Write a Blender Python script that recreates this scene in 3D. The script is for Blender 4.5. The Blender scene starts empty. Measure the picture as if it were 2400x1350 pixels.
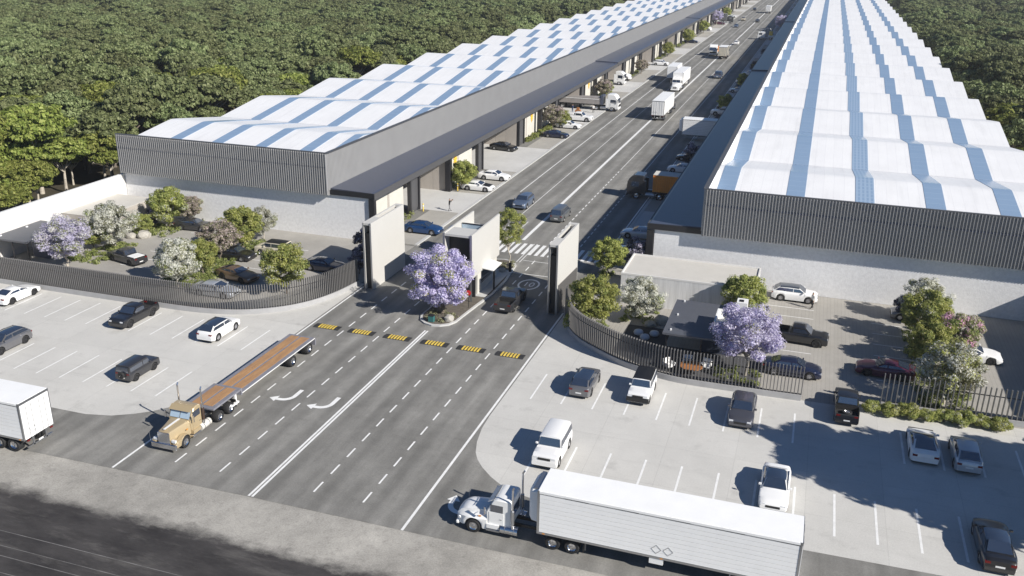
import bpy, bmesh, math, random
import numpy as np
from mathutils import Vector, Matrix
R = math.radians
rnd = random.Random(11)
S = bpy.context.scene
COL = S.collection
# ------------------------------------------------------------------ camera
CAMP = Vector((31.654, -42.704, 34.0))
YAW, PITCH, ROLL = -0.315461, 0.363296, 0.0161379
def _cam():
    F = Vector((math.sin(YAW)*math.cos(PITCH), math.cos(YAW)*math.cos(PITCH), -math.sin(PITCH)))
    r = Vector((math.cos(YAW), -math.sin(YAW), 0)); u = r.cross(F)
    c, s = math.cos(ROLL), math.sin(ROLL)
    rr = c*r + s*u; uu = -s*r + c*u
    cd = bpy.data.cameras.new('camera'); cd.sensor_width = 36; cd.lens = 2138.66/2400*36
    cd.clip_start = 0.5; cd.clip_end = 6000
    o = bpy.data.objects.new('camera', cd); COL.objects.link(o)
    m = Matrix(((rr.x, uu.x, -F.x, CAMP.x), (rr.y, uu.y, -F.y, CAMP.y), (rr.z, uu.z, -F.z, CAMP.z), (0, 0, 0, 1)))
    o.matrix_world = m; S.camera = o
    return rr, uu, F
CR, CU, CF = _cam()
def proj(x, y, z):
    d = Vector((x, y, z)) - CAMP; w = d.dot(CF)
    if w <= 1: return (-9999, -9999)
    return (1200 + 2138.66*d.dot(CR)/w, 675 - 2138.66*d.dot(CU)/w)
# ------------------------------------------------------------------ light
SUN_EL = R(33.0); SUN_DIR = Vector((0.944*math.cos(SUN_EL), -0.33*math.cos(SUN_EL), math.sin(SUN_EL)))
W = bpy.data.worlds.new('World'); S.world = W; W.use_nodes = True
nt = W.node_tree; bg = nt.nodes['Background']
sky = nt.nodes.new('ShaderNodeTexSky'); sky.sky_type = 'NISHITA'; sky.sun_disc = False
sky.sun_elevation = SUN_EL; sky.sun_rotation = math.atan2(SUN_DIR.x, SUN_DIR.y)
sky.air_density = 1.0; sky.dust_density = 0.0; sky.ozone_density = 6.0; sky.altitude = 1500
nt.links.new(sky.outputs[0], bg.inputs[0]); bg.inputs[1].default_value = 0.062
sl = bpy.data.lights.new('sun', 'SUN'); sl.energy = 4.95; sl.angle = R(0.5); sl.color = (1.0, 0.95, 0.87)
so = bpy.data.objects.new('sun', sl); COL.objects.link(so)
so.rotation_euler = SUN_DIR.to_track_quat('Z', 'Y').to_euler(); so.location = (60, -20, 60)
vs = S.view_settings; vs.view_transform = 'Standard'; vs.look = 'None'; vs.exposure = 0.45; vs.gamma = 1.0
vs.use_curve_mapping = False
S.render.engine = 'CYCLES'
# ------------------------------------------------------------------ materials
MATS = {}
def mat(name, col, rough=0.6, metal=0.0, coat=0.0, spec=0.5, noise=0.0, nscale=8.0, bump=0.0, bscale=30.0, col2=None, stretch=(1, 1, 1), island=0.0, emit=None):
    if name in MATS: return MATS[name]
    m = bpy.data.materials.new(name); m.use_nodes = True; MATS[name] = m
    t = m.node_tree; n = t.nodes; b = n['Principled BSDF']
    c4 = (*col, 1)
    b.inputs['Base Color'].default_value = c4; b.inputs['Roughness'].default_value = rough
    b.inputs['Metallic'].default_value = metal; b.inputs['Specular IOR Level'].default_value = spec
    if coat: b.inputs['Coat Weight'].default_value = coat; b.inputs['Coat Roughness'].default_value = 0.05
    if noise or bump:
        geo = n.new('ShaderNodeNewGeometry'); mp = n.new('ShaderNodeMapping'); mp.inputs['Scale'].default_value = stretch
        t.links.new(geo.outputs['Position'], mp.inputs['Vector'])
    if noise:
        tx = n.new('ShaderNodeTexNoise'); tx.inputs['Scale'].default_value = nscale; tx.inputs['Detail'].default_value = 6; tx.inputs['Roughness'].default_value = 0.65
        t.links.new(mp.outputs[0], tx.inputs['Vector'])
        rp = n.new('ShaderNodeValToRGB'); rp.color_ramp.elements[0].position = 0.3; rp.color_ramp.elements[1].position = 0.7
        lo = col2 if col2 else tuple(c*(1-noise) for c in col)
        rp.color_ramp.elements[0].color = (*lo, 1); rp.color_ramp.elements[1].color = (*(tuple(min(1, c*(1+noise*0.6)) for c in col) if not col2 else col), 1)
        t.links.new(tx.outputs[0], rp.inputs[0]); t.links.new(rp.outputs[0], b.inputs['Base Color'])
    if bump:
        t2 = n.new('ShaderNodeTexNoise'); t2.inputs['Scale'].default_value = bscale; t2.inputs['Detail'].default_value = 4
        t.links.new(mp.outputs[0], t2.inputs['Vector'])
        bm_ = n.new('ShaderNodeBump'); bm_.inputs['Strength'].default_value = bump; bm_.inputs['Distance'].default_value = 0.05
        t.links.new(t2.outputs[0], bm_.inputs['Height']); t.links.new(bm_.outputs[0], b.inputs['Normal'])
    return m
def leafmat(name, cols, trans=0.25, rough=0.6, vr=(0.92,1.18), hr=(0.495,0.508)):
    """leaf colours picked per leaf"""
    if name in MATS: return MATS[name]
    m = bpy.data.materials.new(name); m.use_nodes = True; MATS[name] = m
    t = m.node_tree; n = t.nodes; b = n['Principled BSDF']; out = n['Material Output']
    g = n.new('ShaderNodeNewGeometry'); oi = n.new('ShaderNodeObjectInfo')
    rp = n.new('ShaderNodeValToRGB'); rp.color_ramp.interpolation = 'LINEAR'
    while len(rp.color_ramp.elements) < len(cols): rp.color_ramp.elements.new(0.5)
    for i, c in enumerate(cols):
        rp.color_ramp.elements[i].position = i/max(1, len(cols)-1); rp.color_ramp.elements[i].color = (*c, 1)
    t.links.new(g.outputs['Random Per Island'], rp.inputs[0])
    hs = n.new('ShaderNodeHueSaturation')
    mr = n.new('ShaderNodeMapRange'); mr.inputs['To Min'].default_value = vr[0]; mr.inputs['To Max'].default_value = vr[1]
    t.links.new(oi.outputs['Random'], mr.inputs['Value']); t.links.new(mr.outputs[0], hs.inputs['Value'])
    mr2 = n.new('ShaderNodeMapRange'); mr2.inputs['To Min'].default_value = hr[0]; mr2.inputs['To Max'].default_value = hr[1]
    t.links.new(oi.outputs['Random'], mr2.inputs['Value']); t.links.new(mr2.outputs[0], hs.inputs['Hue'])
    t.links.new(rp.outputs[0], hs.inputs['Color']); t.links.new(hs.outputs[0], b.inputs['Base Color'])
    b.inputs['Roughness'].default_value = rough; b.inputs['Specular IOR Level'].default_value = 0.25
    tr = n.new('ShaderNodeBsdfTranslucent'); t.links.new(hs.outputs[0], tr.inputs['Color'])
    mx = n.new('ShaderNodeMixShader'); mx.inputs[0].default_value = trans
    t.links.new(b.outputs[0], mx.inputs[1]); t.links.new(tr.outputs[0], mx.inputs[2]); t.links.new(mx.outputs[0], out.inputs[0])
    return m
def paint(name, col, metal=0.0, rough=0.35):
    return mat('paint_'+name, col, rough, metal, coat=0.35 if min(col) > 0.6 else 1.0)
# ------------------------------------------------------------------ mesh builder
class MB:
    def __init__(s): s.v = []; s.f = []; s.m = []
    def add(s, vs, fs, mi=0):
        o = len(s.v); s.v += [tuple(p) for p in vs]
        for f in fs: s.f.append([i+o for i in f]); s.m.append(mi)
        return s
    def box(s, x0, y0, z0, x1, y1, z1, mi=0):
        v = [(x0,y0,z0),(x1,y0,z0),(x1,y1,z0),(x0,y1,z0),(x0,y0,z1),(x1,y0,z1),(x1,y1,z1),(x0,y1,z1)]
        return s.add(v, [(0,3,2,1),(4,5,6,7),(0,1,5,4),(1,2,6,5),(2,3,7,6),(3,0,4,7)], mi)
    def quad(s, a, b, c, d, mi=0): return s.add([a,b,c,d], [(0,1,2,3)], mi)
    def extr(s, poly, lo, hi, fn, mi=0):
        """poly of (a,b), extruded from lo to hi; fn(a,b,c)->xyz"""
        n = len(poly); v = [fn(a,b,lo) for a,b in poly]+[fn(a,b,hi) for a,b in poly]
        f = [tuple(range(n-1,-1,-1)), tuple(range(n,2*n))]+[(i,(i+1)%n,n+(i+1)%n,n+i) for i in range(n)]
        return s.add(v, f, mi)
    def prism(s, poly, z0, z1, mi=0): return s.extr(poly, z0, z1, lambda a,b,c:(a,b,c), mi)
    def exy(s, poly, y0, y1, mi=0): return s.extr(poly, y0, y1, lambda a,b,c:(a,c,b), mi)   # poly in x,z
    def exx(s, poly, x0, x1, mi=0): return s.extr(poly, x0, x1, lambda a,b,c:(c,a,b), mi)   # poly in y,z
    def loft(s, rings, closed=True, cap=True, mi=0):
        n = len(rings[0]); v = [p for r in rings for p in r]; f = []
        for k in range(len(rings)-1):
            for i in range(n if closed else n-1):
                j = (i+1) % n; f.append((k*n+i, k*n+j, (k+1)*n+j, (k+1)*n+i))
        if cap: f.append(tuple(range(n-1,-1,-1))); f.append(tuple(range((len(rings)-1)*n, len(rings)*n)))
        return s.add(v, f, mi)
    def cyl(s, p0, p1, r0, r1=None, n=12, mi=0, cap=True):
        r1 = r0 if r1 is None else r1
        p0 = Vector(p0); p1 = Vector(p1); d = (p1-p0).normalized()
        a = d.orthogonal().normalized(); b = d.cross(a)
        ring = lambda p, r: [tuple(p + a*(r*math.cos(2*math.pi*i/n)) + b*(r*math.sin(2*math.pi*i/n))) for i in range(n)]
        return s.loft([ring(p0, r0), ring(p1, r1)], True, cap, mi)
    def tube(s, pts, rads, n=8, mi=0):
        for i in range(len(pts)-1): s.cyl(pts[i], pts[i+1], rads[i], rads[i+1], n, mi)
        return s
    def lathe_x(s, prof, cx, cy, cz, n=20, mi=0, cap=True):
        """profile of (x, r) revolved round the x axis"""
        rings = [[(cx+x, cy+r*math.cos(2*math.pi*i/n), cz+r*math.sin(2*math.pi*i/n)) for i in range(n)] for x, r in prof]
        return s.loft(rings, True, cap, mi)
    def lathe_z(s, prof, cx, cy, n=16, mi=0):
        rings = [[(cx+r*math.cos(2*math.pi*i/n), cy+r*math.sin(2*math.pi*i/n), z) for i in range(n)] for z, r in prof]
        return s.loft(rings, True, True, mi)
    def mesh(s, name, mats, smooth=None, bevel=0.0):
        me = bpy.data.meshes.new(name); me.from_pydata(s.v, [], s.f)
        for m in (mats if isinstance(mats, (list, tuple)) else [mats]): me.materials.append(MATS[m] if isinstance(m, str) else m)
        if any(s.m): me.polygons.foreach_set('material_index', s.m)
        bm = bmesh.new(); bm.from_mesh(me)
        bmesh.ops.recalc_face_normals(bm, faces=bm.faces)
        if bevel:
            es = [e for e in bm.edges if len(e.link_faces) == 2 and e.calc_face_angle(0) > 0.5]
            bmesh.ops.bevel(bm, geom=es, offset=bevel, segments=1, affect='EDGES', clamp_overlap=True)
        if smooth is not None:
            a = R(smooth)
            for f in bm.faces: f.smooth = True
            for e in bm.edges:
                if len(e.link_faces) == 2 and e.calc_face_angle(0) > a: e.smooth = False
        bm.to_mesh(me); bm.free()
        return me
    def build(s, name, mats, parent=None, smooth=None, bevel=0.0, loc=None):
        return link(name, s.mesh(name, mats, smooth, bevel), parent, loc)
def link(name, data, parent=None, loc=None, rotz=0.0):
    o = bpy.data.objects.new(name, data); COL.objects.link(o)
    if parent: o.parent = parent
    if loc: o.location = loc
    if rotz: o.rotation_euler = (0, 0, rotz)
    return o
def tag(o, label, cat, group=None):
    o['label'] = label; o['category'] = cat
    if group: o['group'] = group
    return o
def thing(name, label, cat, loc=(0,0,0), rotz=0.0, group=None):
    o = link(name, None, None, loc, rotz); o.empty_display_size = 0.3
    return tag(o, label, cat, group)
def struct(name, mb, m, **k):
    o = mb.build(name, m, **k); o['kind'] = 'structure'; return o
def copy_tree(o, parent=None):
    c = o.copy(); COL.objects.link(c)
    if parent: c.parent = parent
    for ch in list(o.children): copy_tree(ch, c)
    return c
def bx(*a): return MB().box(*a)
# ---- plain materials
def M_():
    mat('dark_metal', (0.022,0.022,0.026), 0.45, 0.2); mat('anthracite', (0.072,0.082,0.118), 0.32, 0.1, noise=0.12, nscale=1.5)
    mat('fascia', (0.085,0.085,0.09), 0.5, 0.1); mat('black_trim', (0.012,0.012,0.013), 0.5)
    mat('cream', (0.525,0.515,0.49), 0.6, noise=0.02, nscale=0.8); mat('cream_wall', (0.60,0.58,0.53), 0.7, noise=0.06, nscale=1.0)
    mat('beige_wall', (0.42,0.385,0.35), 0.7, noise=0.08, nscale=1.2); mat('white_trim', (0.8,0.8,0.79), 0.45)
    mat('stucco', (0.76,0.76,0.765), 0.85, noise=0.12, nscale=3.0, bump=0.35, bscale=9.0)
    mat('wall_white', (0.66,0.65,0.63), 0.8, noise=0.05, nscale=0.6)
    mat('roof_white', (0.80,0.80,0.805), 0.5, noise=0.05, nscale=0.25)
    mat('line_white', (0.78,0.78,0.77), 0.7, noise=0.12, nscale=2.0)
    mat('cladding', (0.27,0.27,0.275), 0.45, 0.0, noise=0.06, nscale=0.4)
    mat('chrome', (0.75,0.75,0.77), 0.16, 1.0); mat('steel', (0.45,0.46,0.48), 0.35, 0.9)
    mat('tyre', (0.018,0.018,0.019), 0.8); mat('rim', (0.5,0.5,0.52), 0.3, 0.8); mat('rim_dark', (0.06,0.06,0.065), 0.35, 0.6)
    mat('glass_dark', (0.025,0.036,0.06), 0.05, 0.0, spec=1.0); mat('glass_light', (0.35,0.45,0.55), 0.08, spec=0.9)
    mat('headlight', (0.75,0.77,0.8), 0.12, 0.3); mat('taillight', (0.14,0.008,0.007), 0.2); mat('amber', (0.7,0.28,0.04), 0.3)
    mat('plate', (0.75,0.75,0.74), 0.5); mat('bedliner', (0.02,0.02,0.021), 0.8)
    mat('bark', (0.17,0.14,0.11), 0.9, noise=0.3, nscale=5.0); mat('bark_pale', (0.42,0.38,0.32), 0.9, noise=0.25, nscale=4.0)
    mat('rubber_black', (0.03,0.03,0.031), 0.75, noise=0.3, nscale=6); mat('yellow', (0.72,0.52,0.09), 0.6, noise=0.2, nscale=4)
    mat('kerb', (0.5,0.5,0.49), 0.8, noise=0.1, nscale=3); mat('rock', (0.42,0.40,0.36), 0.9, noise=0.25, nscale=3, bump=0.5, bscale=6)
    mat('red', (0.6,0.03,0.03), 0.4); mat('teal', (0.03,0.13,0.13), 0.5); mat('wood_orange', (0.36,0.15,0.05), 0.6, noise=0.25, nscale=4, stretch=(1,0.2,1))
    mat('skin', (0.45,0.28,0.2), 0.6); mat('soil', (0.12,0.105,0.085), 0.95, noise=0.35, nscale=2.5)
    mat('slat', (0.165,0.16,0.158), 0.5, 0.15); mat('plinth', (0.36,0.36,0.365), 0.75, noise=0.1, nscale=1.5)
    mat('slab_roof', (0.55,0.53,0.49), 0.8, noise=0.06, nscale=0.8); mat('dark_roof', (0.095,0.1,0.115), 0.5, noise=0.1, nscale=1)
M_()
MATS['glass_dark'].node_tree.nodes['Principled BSDF'].inputs['IOR'].default_value = 2.0
# ------------------------------------------------------------------ ground materials
def gmat(name, col, big=0.15, fine=0.12, streak=0.0, joint=None, jcol=0.8, rough=0.9, bump=0.15, speck=0.0, lanes=0.0, stain=0.0):
    m = bpy.data.materials.new(name); m.use_nodes = True; MATS[name] = m
    t = m.node_tree; n = t.nodes; b = n['Principled BSDF']; L = t.links.new
    b.inputs['Roughness'].default_value = rough; b.inputs['Specular IOR Level'].default_value = 0.3
    g = n.new('ShaderNodeNewGeometry')
    def noise(sc, stretch=(1,1,1), det=5):
        mp = n.new('ShaderNodeMapping'); mp.inputs['Scale'].default_value = stretch; L(g.outputs['Position'], mp.inputs['Vector'])
        x = n.new('ShaderNodeTexNoise'); x.inputs['Scale'].default_value = sc; x.inputs['Detail'].default_value = det; x.inputs['Roughness'].default_value = 0.6
        L(mp.outputs[0], x.inputs['Vector']); return x.outputs[0]
    def rng(sock, lo, hi, f0=0.3, f1=0.7):
        r = n.new('ShaderNodeMapRange'); r.inputs['From Min'].default_value = f0; r.inputs['From Max'].default_value = f1
        r.inputs['To Min'].default_value = lo; r.inputs['To Max'].default_value = hi; L(sock, r.inputs['Value']); return r.outputs[0]
    def mul(a, c):
        x = n.new('ShaderNodeMath'); x.operation = 'MULTIPLY'; L(a, x.inputs[0]); L(c, x.inputs[1]); return x.outputs[0]
    fn = noise(9.0, det=8)
    v = mul(rng(noise(0.16), 1-big, 1+big), rng(fn, 1-fine, 1+fine))
    v = mul(v, rng(noise(0.9), 1-big*0.5, 1+big*0.5))
    if streak: v = mul(v, rng(noise(1.0, (0.55, 0.05, 1)), 1-streak*0.5, 1+streak, 0.4, 0.75))
    if speck:
        v = mul(v, rng(noise(2.2, det=10), 1.0, 1-speck, 0.56, 0.62))
    if lanes:   # scuffed lane centres between darker wheel tracks
        sx = n.new('ShaderNodeSeparateXYZ'); L(g.outputs['Position'], sx.inputs[0])
        pp = n.new('ShaderNodeMath'); pp.operation = 'PINGPONG'; pp.inputs[1].default_value = 1.8; L(sx.outputs['X'], pp.inputs[0])
        lc = rng(pp.outputs[0], 0.0, 1.0, 1.1, 1.75); nz = rng(noise(0.8, (1.0,0.16,1), 8), 0.0, 1.0, 0.42, 0.72)
        tot = mul(lc, nz); ad = n.new('ShaderNodeMath'); ad.operation = 'MULTIPLY_ADD'; ad.inputs[1].default_value = lanes; ad.inputs[2].default_value = 1.0; L(tot, ad.inputs[0]); v = mul(v, ad.outputs[0])
        tr = n.new('ShaderNodeMath'); tr.operation = 'SUBTRACT'; tr.inputs[1].default_value = 0.85; L(pp.outputs[0], tr.inputs[0]); ab = n.new('ShaderNodeMath'); ab.operation = 'ABSOLUTE'; L(tr.outputs[0], ab.inputs[0])
        v = mul(v, rng(ab.outputs[0], 1-lanes*0.35, 1.0, 0.1, 0.5))
    if stain:
        v = mul(v, rng(noise(0.55, det=7), 1.0, 1-stain, 0.58, 0.72)); v = mul(v, rng(noise(0.9, (0.25,1.6,1), 7), 1.0, 1-stain*0.6, 0.56, 0.72))
    if joint:
        bt = n.new('ShaderNodeTexBrick'); bt.offset = 0.0; bt.inputs['Scale'].default_value = 1.0
        bt.inputs['Brick Width'].default_value = joint[0]; bt.inputs['Row Height'].default_value = joint[1]; bt.inputs['Mortar Size'].default_value = joint[2]
        bt.inputs['Color1'].default_value = (1,1,1,1); bt.inputs['Color2'].default_value = (0.95,0.95,0.95,1); bt.inputs['Mortar'].default_value = (jcol,)*3+(1,)
        L(g.outputs['Position'], bt.inputs['Vector'])
        bw = n.new('ShaderNodeRGBToBW'); L(bt.outputs[0], bw.inputs[0]); v = mul(v, bw.outputs[0])
    vm = n.new('ShaderNodeVectorMath'); vm.operation = 'SCALE'; vm.inputs[0].default_value = col; L(v, vm.inputs['Scale'])
    L(vm.outputs[0], b.inputs['Base Color'])
    if bump:
        bp = n.new('ShaderNodeBump'); bp.inputs['Strength'].default_value = bump; bp.inputs['Distance'].default_value = 0.03
        L(fn, bp.inputs['Height']); L(bp.outputs[0], b.inputs['Normal'])
    return m
gmat('asphalt', (0.212,0.207,0.194), 0.17, 0.13, streak=0.25, speck=0.06, lanes=0.34)
gmat('concrete', (0.54,0.53,0.505), 0.06, 0.07, joint=(4.9,5.2,0.016), jcol=0.80, stain=0.15)
gmat('concrete_apron', (0.55,0.545,0.53), 0.07, 0.06, joint=(6.0,5.5,0.012), jcol=0.86)
gmat('frontage', (0.36,0.345,0.315), 0.1, 0.08)
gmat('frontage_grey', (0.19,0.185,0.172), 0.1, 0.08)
gmat('court_left', (0.33,0.316,0.292), 0.10, 0.10)
gmat('court_right', (0.355,0.338,0.31), 0.08, 0.08, joint=(0.34,40.0,0.02), jcol=0.82)
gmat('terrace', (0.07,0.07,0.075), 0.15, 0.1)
gmat('gravel', (0.335,0.32,0.292), 0.25, 0.16, speck=0.12, bump=0.5)
gmat('forest_floor', (0.055,0.048,0.032), 0.3, 0.3)
def old_asphalt():
    """gravel that gives way to worn dark tarmac, with dusty patches"""
    m = gmat('old_asphalt', (0.335,0.32,0.292), 0.25, 0.16, speck=0.12, bump=0.5)
    t = m.node_tree; n = t.nodes; L = t.links.new; b = n['Principled BSDF']
    src = b.inputs['Base Color'].links[0].from_socket
    g = n.new('ShaderNodeNewGeometry'); sx = n.new('ShaderNodeSeparateXYZ'); L(g.outputs['Position'], sx.inputs[0])
    def noise(sc, st, det=9, ro=0.72):
        mp = n.new('ShaderNodeMapping'); mp.inputs['Scale'].default_value = st; L(g.outputs['Position'], mp.inputs['Vector'])
        x = n.new('ShaderNodeTexNoise'); x.inputs['Scale'].default_value = sc; x.inputs['Detail'].default_value = det; x.inputs['Roughness'].default_value = ro
        L(mp.outputs[0], x.inputs['Vector']); return x.outputs[0]
    def rng(s_, a, c, lo=0.0, hi=1.0):
        r = n.new('ShaderNodeMapRange'); r.inputs['From Min'].default_value = a; r.inputs['From Max'].default_value = c; r.inputs['To Min'].default_value = lo; r.inputs['To Max'].default_value = hi
        L(s_, r.inputs['Value']); return r.outputs[0]
    ad = n.new('ShaderNodeMath'); ad.operation = 'MULTIPLY_ADD'; ad.inputs[1].default_value = 3.0; L(noise(0.6,(0.6,1,1)), ad.inputs[0]); L(sx.outputs['Y'], ad.inputs[2])
    edge = rng(ad.outputs[0], -3.3, -2.2)
    dust = rng(noise(0.45,(0.35,1.6,1)), 0.52, 0.80, 0.0, 0.35); fleck = rng(noise(1.6,(0.4,1.5,1),12,0.85), 0.66, 0.74, 0.0, 0.55)
    tone = n.new('ShaderNodeValToRGB'); tone.color_ramp.elements[0].color = (0.026,0.024,0.025,1); tone.color_ramp.elements[1].color = (0.075,0.07,0.069,1); tone.color_ramp.elements[0].position = .35; tone.color_ramp.elements[1].position = .7
    L(noise(0.35,(0.5,1.2,1)), tone.inputs[0])
    mx0 = n.new('ShaderNodeMath'); mx0.operation = 'MAXIMUM'; L(dust, mx0.inputs[0]); L(fleck, mx0.inputs[1])
    mx1 = n.new('ShaderNodeMath'); mx1.operation = 'MAXIMUM'; L(edge, mx1.inputs[0]); L(mx0.outputs[0], mx1.inputs[1])
    mix = n.new('ShaderNodeMix'); mix.data_type = 'RGBA'; L(mx1.outputs[0], mix.inputs[0]); L(tone.outputs[0], mix.inputs[6]); L(src, mix.inputs[7])
    L(mix.outputs[2], b.inputs['Base Color'])
old_asphalt()
# ------------------------------------------------------------------ ground sheets
def sheet(name, poly, z, m, kind='structure'):
    mb = MB(); mb.add([(x,y,z) for x,y in poly], [tuple(range(len(poly)))])
    o = mb.build(name, m); o['kind'] = kind
    for p in o.data.polygons:
        if p.normal.z < 0: o.data.flip_normals(); break
    return o
sheet('ground', [(-900,-150),(900,-150),(900,1250),(-900,1250)], -0.06, 'forest_floor')
sheet('gravel_verge', [(-140,-90),(160,-90),(160,0.5),(-140,0.5)], -0.012, 'gravel')
sheet('old_road', [(-140,-90),(160,-90),(160,-2.4),(-140,-2.4)], -0.006, 'old_asphalt')
ROAD = sheet('main_road', [(-140,-0.35),(-20,-0.3),(0,0.08),(12,0.1),(40,0.2),(160,0.3),(160,52),(11.3,52),(11.3,900),(-11.3,900),(-11.3,52),(-140,52)], 0.0, 'asphalt')
# fence lines (left and right) as polylines
FL = [(-51.8,24.9),(-46.2,25.0),(-36,25.1),(-28,25.2),(-24,25.3),(-21,25.65),(-18.6,26.3),(-16.5,27.4),(-14.6,29.0),(-13.1,31.2),(-12.1,34.0),(-11.5,37.6)]
FR = [(11.05,37.5),(11.7,35.2),(12.8,32.9),(14.2,31.1),(16.1,29.6),(18.2,28.2),(20.4,27.2),(22.3,26.6),(24.2,26.3),(27.6,26.3),(33.5,26.5)]
FR2 = [(39.5,27.5),(44,27.65),(50,27.8),(56.6,28.0)]
PARK_L = [(-11.0,38),(-11.0,15),(-11.12,12.2),(-11.6,10.2),(-12.6,8.5),(-13.5,7.45),(-14.5,6.65),(-15.9,5.85),(-17.9,5.38),(-21.3,5.35),(-26,5.2),(-80,5.0),(-80,38)]
PARK_R = [(11.0,38),(80,38),(80,7.0),(42,6.6),(34.5,6.42),(22,6.0),(17.6,6.0),(16.1,6.35),(14.83,6.95),(13.92,7.62),(12.97,8.54),(12.3,9.4),(11.86,10.23),(11.43,11.65),(11.1,13.6),(11.0,15.5)]
sheet('parking_pavement', PARK_L, 0.004, 'concrete'); sheet('parking_pavement', PARK_R, 0.004, 'concrete')
sheet('courtyard_paving', FL+[(-11.3,51.4),(-52.2,51.4)], 0.008, 'court_left')
sheet('courtyard_paving', [(x,y) for x,y in FR]+[(36.5,26.6),(39.5,27.2),(56.6,27.6),(56.6,51.2),(11.4,51.2)], 0.008, 'court_right')
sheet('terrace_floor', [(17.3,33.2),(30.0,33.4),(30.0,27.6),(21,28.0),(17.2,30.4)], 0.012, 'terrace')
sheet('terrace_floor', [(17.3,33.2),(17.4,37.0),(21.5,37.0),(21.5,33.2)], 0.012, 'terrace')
# ------------------------------------------------------------------ markings: every stripe is a piece of the road
def mark_mesh(w, l):
    return MB().quad((-w/2,-l/2,0),(w/2,-l/2,0),(w/2,l/2,0),(-w/2,l/2,0)).mesh('stripe','line_white')
MM = {}
def stripe(x, y, w, l, parent=None, z=0.006, name='lane_stripe', rz=0):
    k = (w,l)
    if k not in MM: MM[k] = mark_mesh(w,l)
    return link(name, MM[k], parent or ROAD, (x,y,z), rz)
def longline(x, y0, y1, w=0.16): stripe(x, (y0+y1)/2, w, y1-y0)
longline(-10.75,-0.05,37.2,0.17); longline(10.8,0.1,37.5,0.18)
longline(-0.13,0.15,28.9,0.17); longline(0.13,0.15,28.9,0.17)
for x in (-7.2,-3.6,3.6,7.2):
    y = 2.6
    while y < 51: 
        if not (52 < y < 58): stripe(x, y, 0.13, 1.25, name='lane_dash')
        y += 2.3
for x in (-1.75,1.75,2.1): longline(x, 50.4 if x>0 else 57.6, 57.4 if x>0 else 66, 0.09)
# street beyond the gate
longline(0.0, 58.4, 860, 0.42); longline(-7.35, 80, 860, 0.14); longline(-3.6, 58.5, 860, 0.09)
longline(10.75, 52.0, 860, 0.18); longline(3.4, 99, 860, 0.09); longline(7.2, 99, 860, 0.1)
for x in (3.4,7.2):
    y = 58.8
    while y < 98: stripe(x, y, 0.14, 0.95, name='lane_dash'); y += 1.75
for i in range(18): stripe(-3.2+i*0.79, 55.2, 0.43, 4.0, name='crossing_stripe')
stripe(4.0, 46.9, 6.6, 0.12, name='stop_line'); stripe(4.9, 51.2, 5.2, 0.1, name='stop_line')
# bays
PLO = [o for o in bpy.data.objects if o.name.startswith('parking_pavement')]
PL_, PR_ = PLO[0], PLO[1]
for i in range(16): 
    if i not in (5,): pass
    stripe(-13.6-2.4*i, 21.65, 0.13, 4.7, PL_, 0.0085, 'bay_line')
for i in range(14): stripe(-14.9-2.36*i, 11.9, 0.13, 4.6, PL_, 0.0085, 'bay_line')
for i in range(9): stripe(13.1+2.51*i, 21.65, 0.14, 4.75, PR_, 0.0085, 'bay_line')
for i in range(6): stripe(40.8+2.6*i, 21.35, 0.15, 4.7, PR_, 0.0085, 'bay_line')
for i in range(13): stripe(15.95+2.52*i, 10.9, 0.15, 4.9, PR_, 0.0085, 'bay_line')
CPL = [o for o in bpy.data.objects if o.name.startswith('courtyard_paving')]
for y in (46.9,44.5,42.0,39.5,36.0,33.4,31.0): stripe(31.9, y, 4.4, 0.1, CPL[1], 0.0125, 'bay_line')
for y in (45.5,42.9,40.3,37.7,35.1,32.5): stripe(41.6, y, 4.4, 0.1, CPL[1], 0.0125, 'bay_line')
for y in (46.5,44.0,41.5,39.0,36.5,34.0): stripe(-36.8, y, 4.2, 0.1, CPL[0], 0.0125, 'bay_line')
for y in (45.5,43.0,40.5,38.0,35.5,33.0): stripe(-24.3, y, 4.4, 0.1, CPL[0], 0.0125, 'bay_line')
def arc_pts(cx, cy, r, a0, a1, n=10): return [(cx+r*math.cos(R(a0+(a1-a0)*i/n)), cy+r*math.sin(R(a0+(a1-a0)*i/n))) for i in range(n+1)]
def marking(name, poly, z=0.0065):
    mb = MB(); mb.add([(x,y,z) for x,y in poly], [tuple(range(len(poly)))]); return mb.build(name, 'line_white', ROAD)
def turn_arrow(x, y, fx=1, fy=1, sw=False):
    # stem comes from +y, curls to -x, with a head at the end
    o = arc_pts(-0.72, 1.0, 1.05, 0, -90, 8); i = arc_pts(-0.72, 1.0, 0.70, -90, 0, 8)
    p = [(0.33,2.1)] + o + [(-0.98,-0.05),(-0.98,-0.30),(-1.62,0.13),(-0.98,0.62),(-0.98,0.30)] + i + [(-0.02,2.1)]
    return [(x+ (fx*(b if sw else a)), y+(fy*(a if sw else b))) for a,b in p]
marking('turn_arrow', turn_arrow(-4.75,12.35)); marking('turn_arrow', turn_arrow(-1.35,12.2))
marking('turn_arrow', turn_arrow(12.45,3.15,1,-1,True))
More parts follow.
